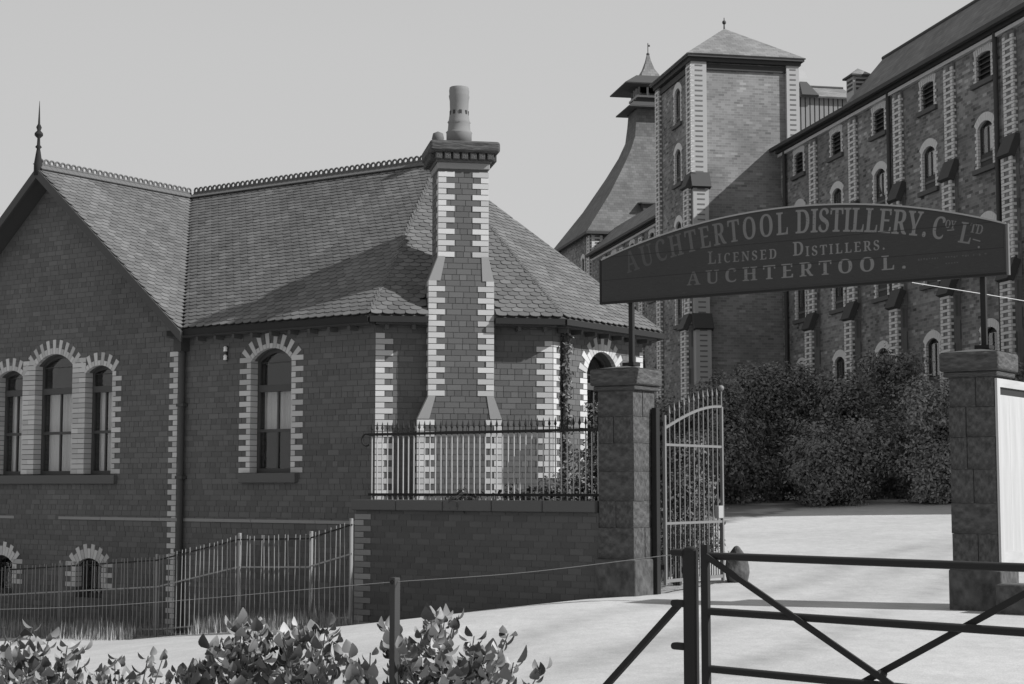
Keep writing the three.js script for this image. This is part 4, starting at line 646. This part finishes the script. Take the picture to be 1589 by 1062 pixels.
{ // pale rank grass along the fence foot: uncountable blades
  const r = rng(701), pos = [], col = [], nor = [];
  for (let i = 0; i < 22000; i++) { const u = -10.5 + r() * 10.9, w = 0.9 + (r() - 0.45) * 0.9 * (0.6 + r()), [x, z] = fromLodge(u, w); if (noiserGrass(u, w) < 0.35) continue; const y = ground(x, z) - 0.02, h = 0.07 + r() * r() * 0.33, a = r() * 6.28, dx = Math.cos(a), dz = Math.sin(a), wd = 0.008, ln = (r() - 0.5) * 0.5 * h, t = 0.14 + r() * 0.24;
    pos.push(x - dx * wd, y, z - dz * wd, x + dx * wd, y, z + dz * wd, x + ln * dz, y + h, z - ln * dx); for (let k = 0; k < 3; k++) { nor.push(-dz, 0.2, dx); col.push(t, t, t); } }
  function noiserGrass(u, w) { return gNoise(u * 1.4 + 50, w * 1.2 + 50, 256); }
  const g = new THREE.BufferGeometry(); g.setAttribute('position', new THREE.Float32BufferAttribute(pos, 3)); g.setAttribute('normal', new THREE.Float32BufferAttribute(nor, 3)); g.setAttribute('color', new THREE.Float32BufferAttribute(col, 3));
  tag(part('grass', g, M_leaf, scene), 'pale rank grass along the foot of the lodge fence', 'grass', null, 'stuff');
}
// leafy plants in the foreground verge: each leaf a piece of its own
{
  const leafGeo = [0, 1, 2].map((v) => { const pos = [], idx = [], N = 5, w = [0.1, 0.8, 1, 0.95, 0.62, 0.1], L = 0.060 + v * 0.012, W = 0.024 + v * 0.006; for (let i = 0; i <= N; i++) { const y = i / N * L, bend = -0.35 * (y / L) ** 2 * L; pos.push(-w[i] * W, y, bend + w[i] * 0.010, 0, y, bend, w[i] * W, y, bend + w[i] * 0.010); } for (let i = 0; i < N; i++) { const a = i * 3; idx.push(a, a + 1, a + 3, a + 1, a + 4, a + 3, a + 1, a + 2, a + 4, a + 2, a + 5, a + 4); } const g = new THREE.BufferGeometry(); g.setAttribute('position', new THREE.Float32BufferAttribute(pos, 3)); g.setIndex(idx); g.computeVertexNormals(); return g; });
  const lm = [0.07, 0.12, 0.18, 0.30].map((v) => grey(v, 0.55, { side: THREE.DoubleSide }));
  const spots = [ // pixel-free layout: x, z, height, leaves, label
    [-3.68, -12.2, 1.06, 110, 'leafy plant at the left edge of the foreground verge'], [-3.22, -11.7, 0.94, 100, 'leafy plant second from the left edge in the foreground verge'], [-2.75, -12.0, 0.78, 70, 'short leafy plant third from the left edge, pale road behind'],
    [-3.42, -11.2, 0.84, 85, 'leafy plant in front of the left edge plants, low in the corner'], [-2.98, -11.2, 0.74, 75, 'low leafy plant near the bottom edge, in front of the second left plant'],
    [-2.25, -12.3, 0.74, 80, 'low leafy plant at left end of the middle foreground clump'], [-1.92, -12.0, 0.90, 100, 'leafy plant in middle foreground clump, below the fence post'], [-1.62, -12.3, 0.84, 95, 'leafy plant in middle foreground clump, second from its right end'], [-1.42, -11.8, 0.80, 90, 'leafy plant at right end of the middle foreground clump'],
    [-0.98, -11.3, 0.66, 60, 'small leafy plant just left of the wooden stake'], [-0.60, -11.4, 0.86, 100, 'tall leafy plant just right of the wooden stake'], [-0.38, -11.0, 0.76, 85, 'leafy plant in the middle of the clump right of the stake'], [-0.14, -11.2, 0.62, 60, 'rightmost low leafy plant, right of the stake on bare road'],
  ];
  spots.forEach(([x, z, h, n, label], i) => {
    const r = rng(900 + i), y = ground(x, z), t = thing('leafy_plant', label, 'plant', [x, y, z], 0, 'leafy plants in the foreground verge'), stems = [];
    const S = 9 + Math.floor(r() * 4), tips = []; for (let k = 0; k < S; k++) { const a = k / S * 6.28 + r(), q = 0.05 + r() * 0.34, hh = h * (0.72 + 0.28 * r()); const tip = [Math.cos(a) * q, k ? hh : h, Math.sin(a) * q]; tips.push(tip); stems.push(bar([Math.cos(a) * 0.03, -0.06, Math.sin(a) * 0.03], tip, 0.009, 5, 0.004)); }
    part('stems', merge(stems), grey(0.09, 0.9), t);
    for (let k = 0; k < n * 2.6; k++) { const tip = tips[k % S], u = 0.25 + 0.77 * Math.pow(clamp((k + r()) / (n * 2.6)), 0.8), a = k * 2.4 + r(), m = part('leaf', leafGeo[Math.floor(r() * 3)], lm[Math.floor(r() * 4)], t, [tip[0] * u + Math.cos(a) * 0.035 * r(), tip[1] * Math.min(u, 1), tip[2] * u + Math.sin(a) * 0.035 * r()]); m.rotation.order = 'YXZ'; m.rotation.set(0.5 + r() * 0.95, -a + Math.PI / 2 + (r() - 0.5), (r() - 0.5) * 0.6); m.scale.setScalar(0.75 + r() * 0.75); }
  });
}

// ---------------------------------------------------------------- field gate and wire fence in the foreground
{
  const Q = { x: 1.0, z: -9.3 }, A = -Math.PI / 4, s = Math.SQRT1_2, at = (u) => [Q.x + u * s, Q.z + u * s], y0 = ground(Q.x, Q.z);
  const p = thing('gate_post', 'dark iron gate post with side lugs and raking stay in the foreground', 'post', [Q.x, 0, Q.z], A);
  part('shaft', merge([rbox(-0.062, 0.024, y0 - 0.1, 1.13, -0.02, 0.02, 0.008), new THREE.SphereGeometry(0.05, 10, 6)  .scale(0.9, 0.4, 0.5).translate(-0.02, 1.13, 0)]), M.iron, p);
  for (const y of [1.115, 0.835, 0.60]) part('lug', rbox(-0.15, -0.05, y - 0.022, y + 0.018, -0.03, 0.03, 0.018), M.iron, p);
  part('stay', flat([-0.09, 0.84, 0], [-1.2, -0.16, 0], 0.034, 0.03), M.iron, p);
  const g = thing('field_gate', 'dark iron bar field gate with crossed diagonal braces, bottom right foreground', 'gate', [Q.x, 0, Q.z], A);
  const W = 2.27; part('hanging_stile', box(0.060, 0.108, -0.03, 1.16, -0.012, 0.012), M.iron, g); part('closing_stile', box(W, W + 0.055, -0.03, 1.13, -0.025, 0.025), M.iron, g);
  for (const y of [1.10, 0.80, 0.49, 0.20, 0.0]) part('rail', new THREE.CylinderGeometry(0.021, 0.021, W - 0.108, 8).rotateZ(Math.PI / 2).translate(0.107 + (W - 0.108) / 2, y, 0), M.iron, g);
  part('diagonal_brace', flat([0.11, 1.10, 0.026], [W, -0.02, 0.026], 0.032, 0.014), M.iron, g); part('diagonal_brace', flat([0.11, -0.02, -0.026], [W, 1.14, -0.026], 0.032, 0.014), M.iron, g);
  part('brace_boss', bar([1.185, 0.545, -0.034], [1.185, 0.545, 0.034], 0.02, 8), M.iron, g);
  const e = at(W + 0.14), c = thing('closing_post', 'iron post at the closing end of the field gate, past picture edge', 'post', [e[0], 0, e[1]], A); part('shaft', rbox(-0.045, 0.045, ground(...e) - 0.1, 1.16, -0.045, 0.045, 0.012), M.iron, c); part('catch', rbox(-0.09, -0.04, 0.78, 0.84, -0.02, 0.02, 0.008), M.iron, c);
  const k = at(-2.50), st = thing('wooden_stake', 'slim dark stake standing in the foreground among leafy plants', 'stake', [k[0], 0, k[1]], A);
  part('shaft', merge([rbox(-0.027, 0.027, ground(...k) - 0.15, 0.88, -0.025, 0.025, 0.006), box(-0.024, 0.024, 0.879, 0.884, -0.022, 0.022)]), M.wood, st); part('staple', new THREE.TorusGeometry(0.012, 0.003, 5, 10).translate(0, 0.855, 0.028), M.iron, st);
  const f = at(-7.73), f2 = at(-9.5), w = thing('fence_wire', 'single pale wire strung from the gate post past the stake to the left', 'wire', [0, 0, 0]);
  const h1 = at(-0.14), seg = (a, ya, b, yb, sag) => wire([[a[0], ya, a[1]], [(a[0] + b[0]) / 2, (ya + yb) / 2 - sag, (a[1] + b[1]) / 2], [b[0], yb, b[1]]], 0.0022);
  part('wire_strand', seg(h1, 1.10, k, 0.855, 0.02), grey(0.25, 0.6), w); part('wire_strand', seg(k, 0.855, f2, 0.30, 0.05), grey(0.25, 0.6), w);
}

scene.traverse((o) => { if (o.isMesh) { o.castShadow = true; o.receiveShadow = true; } });
renderer.render(scene, camera);
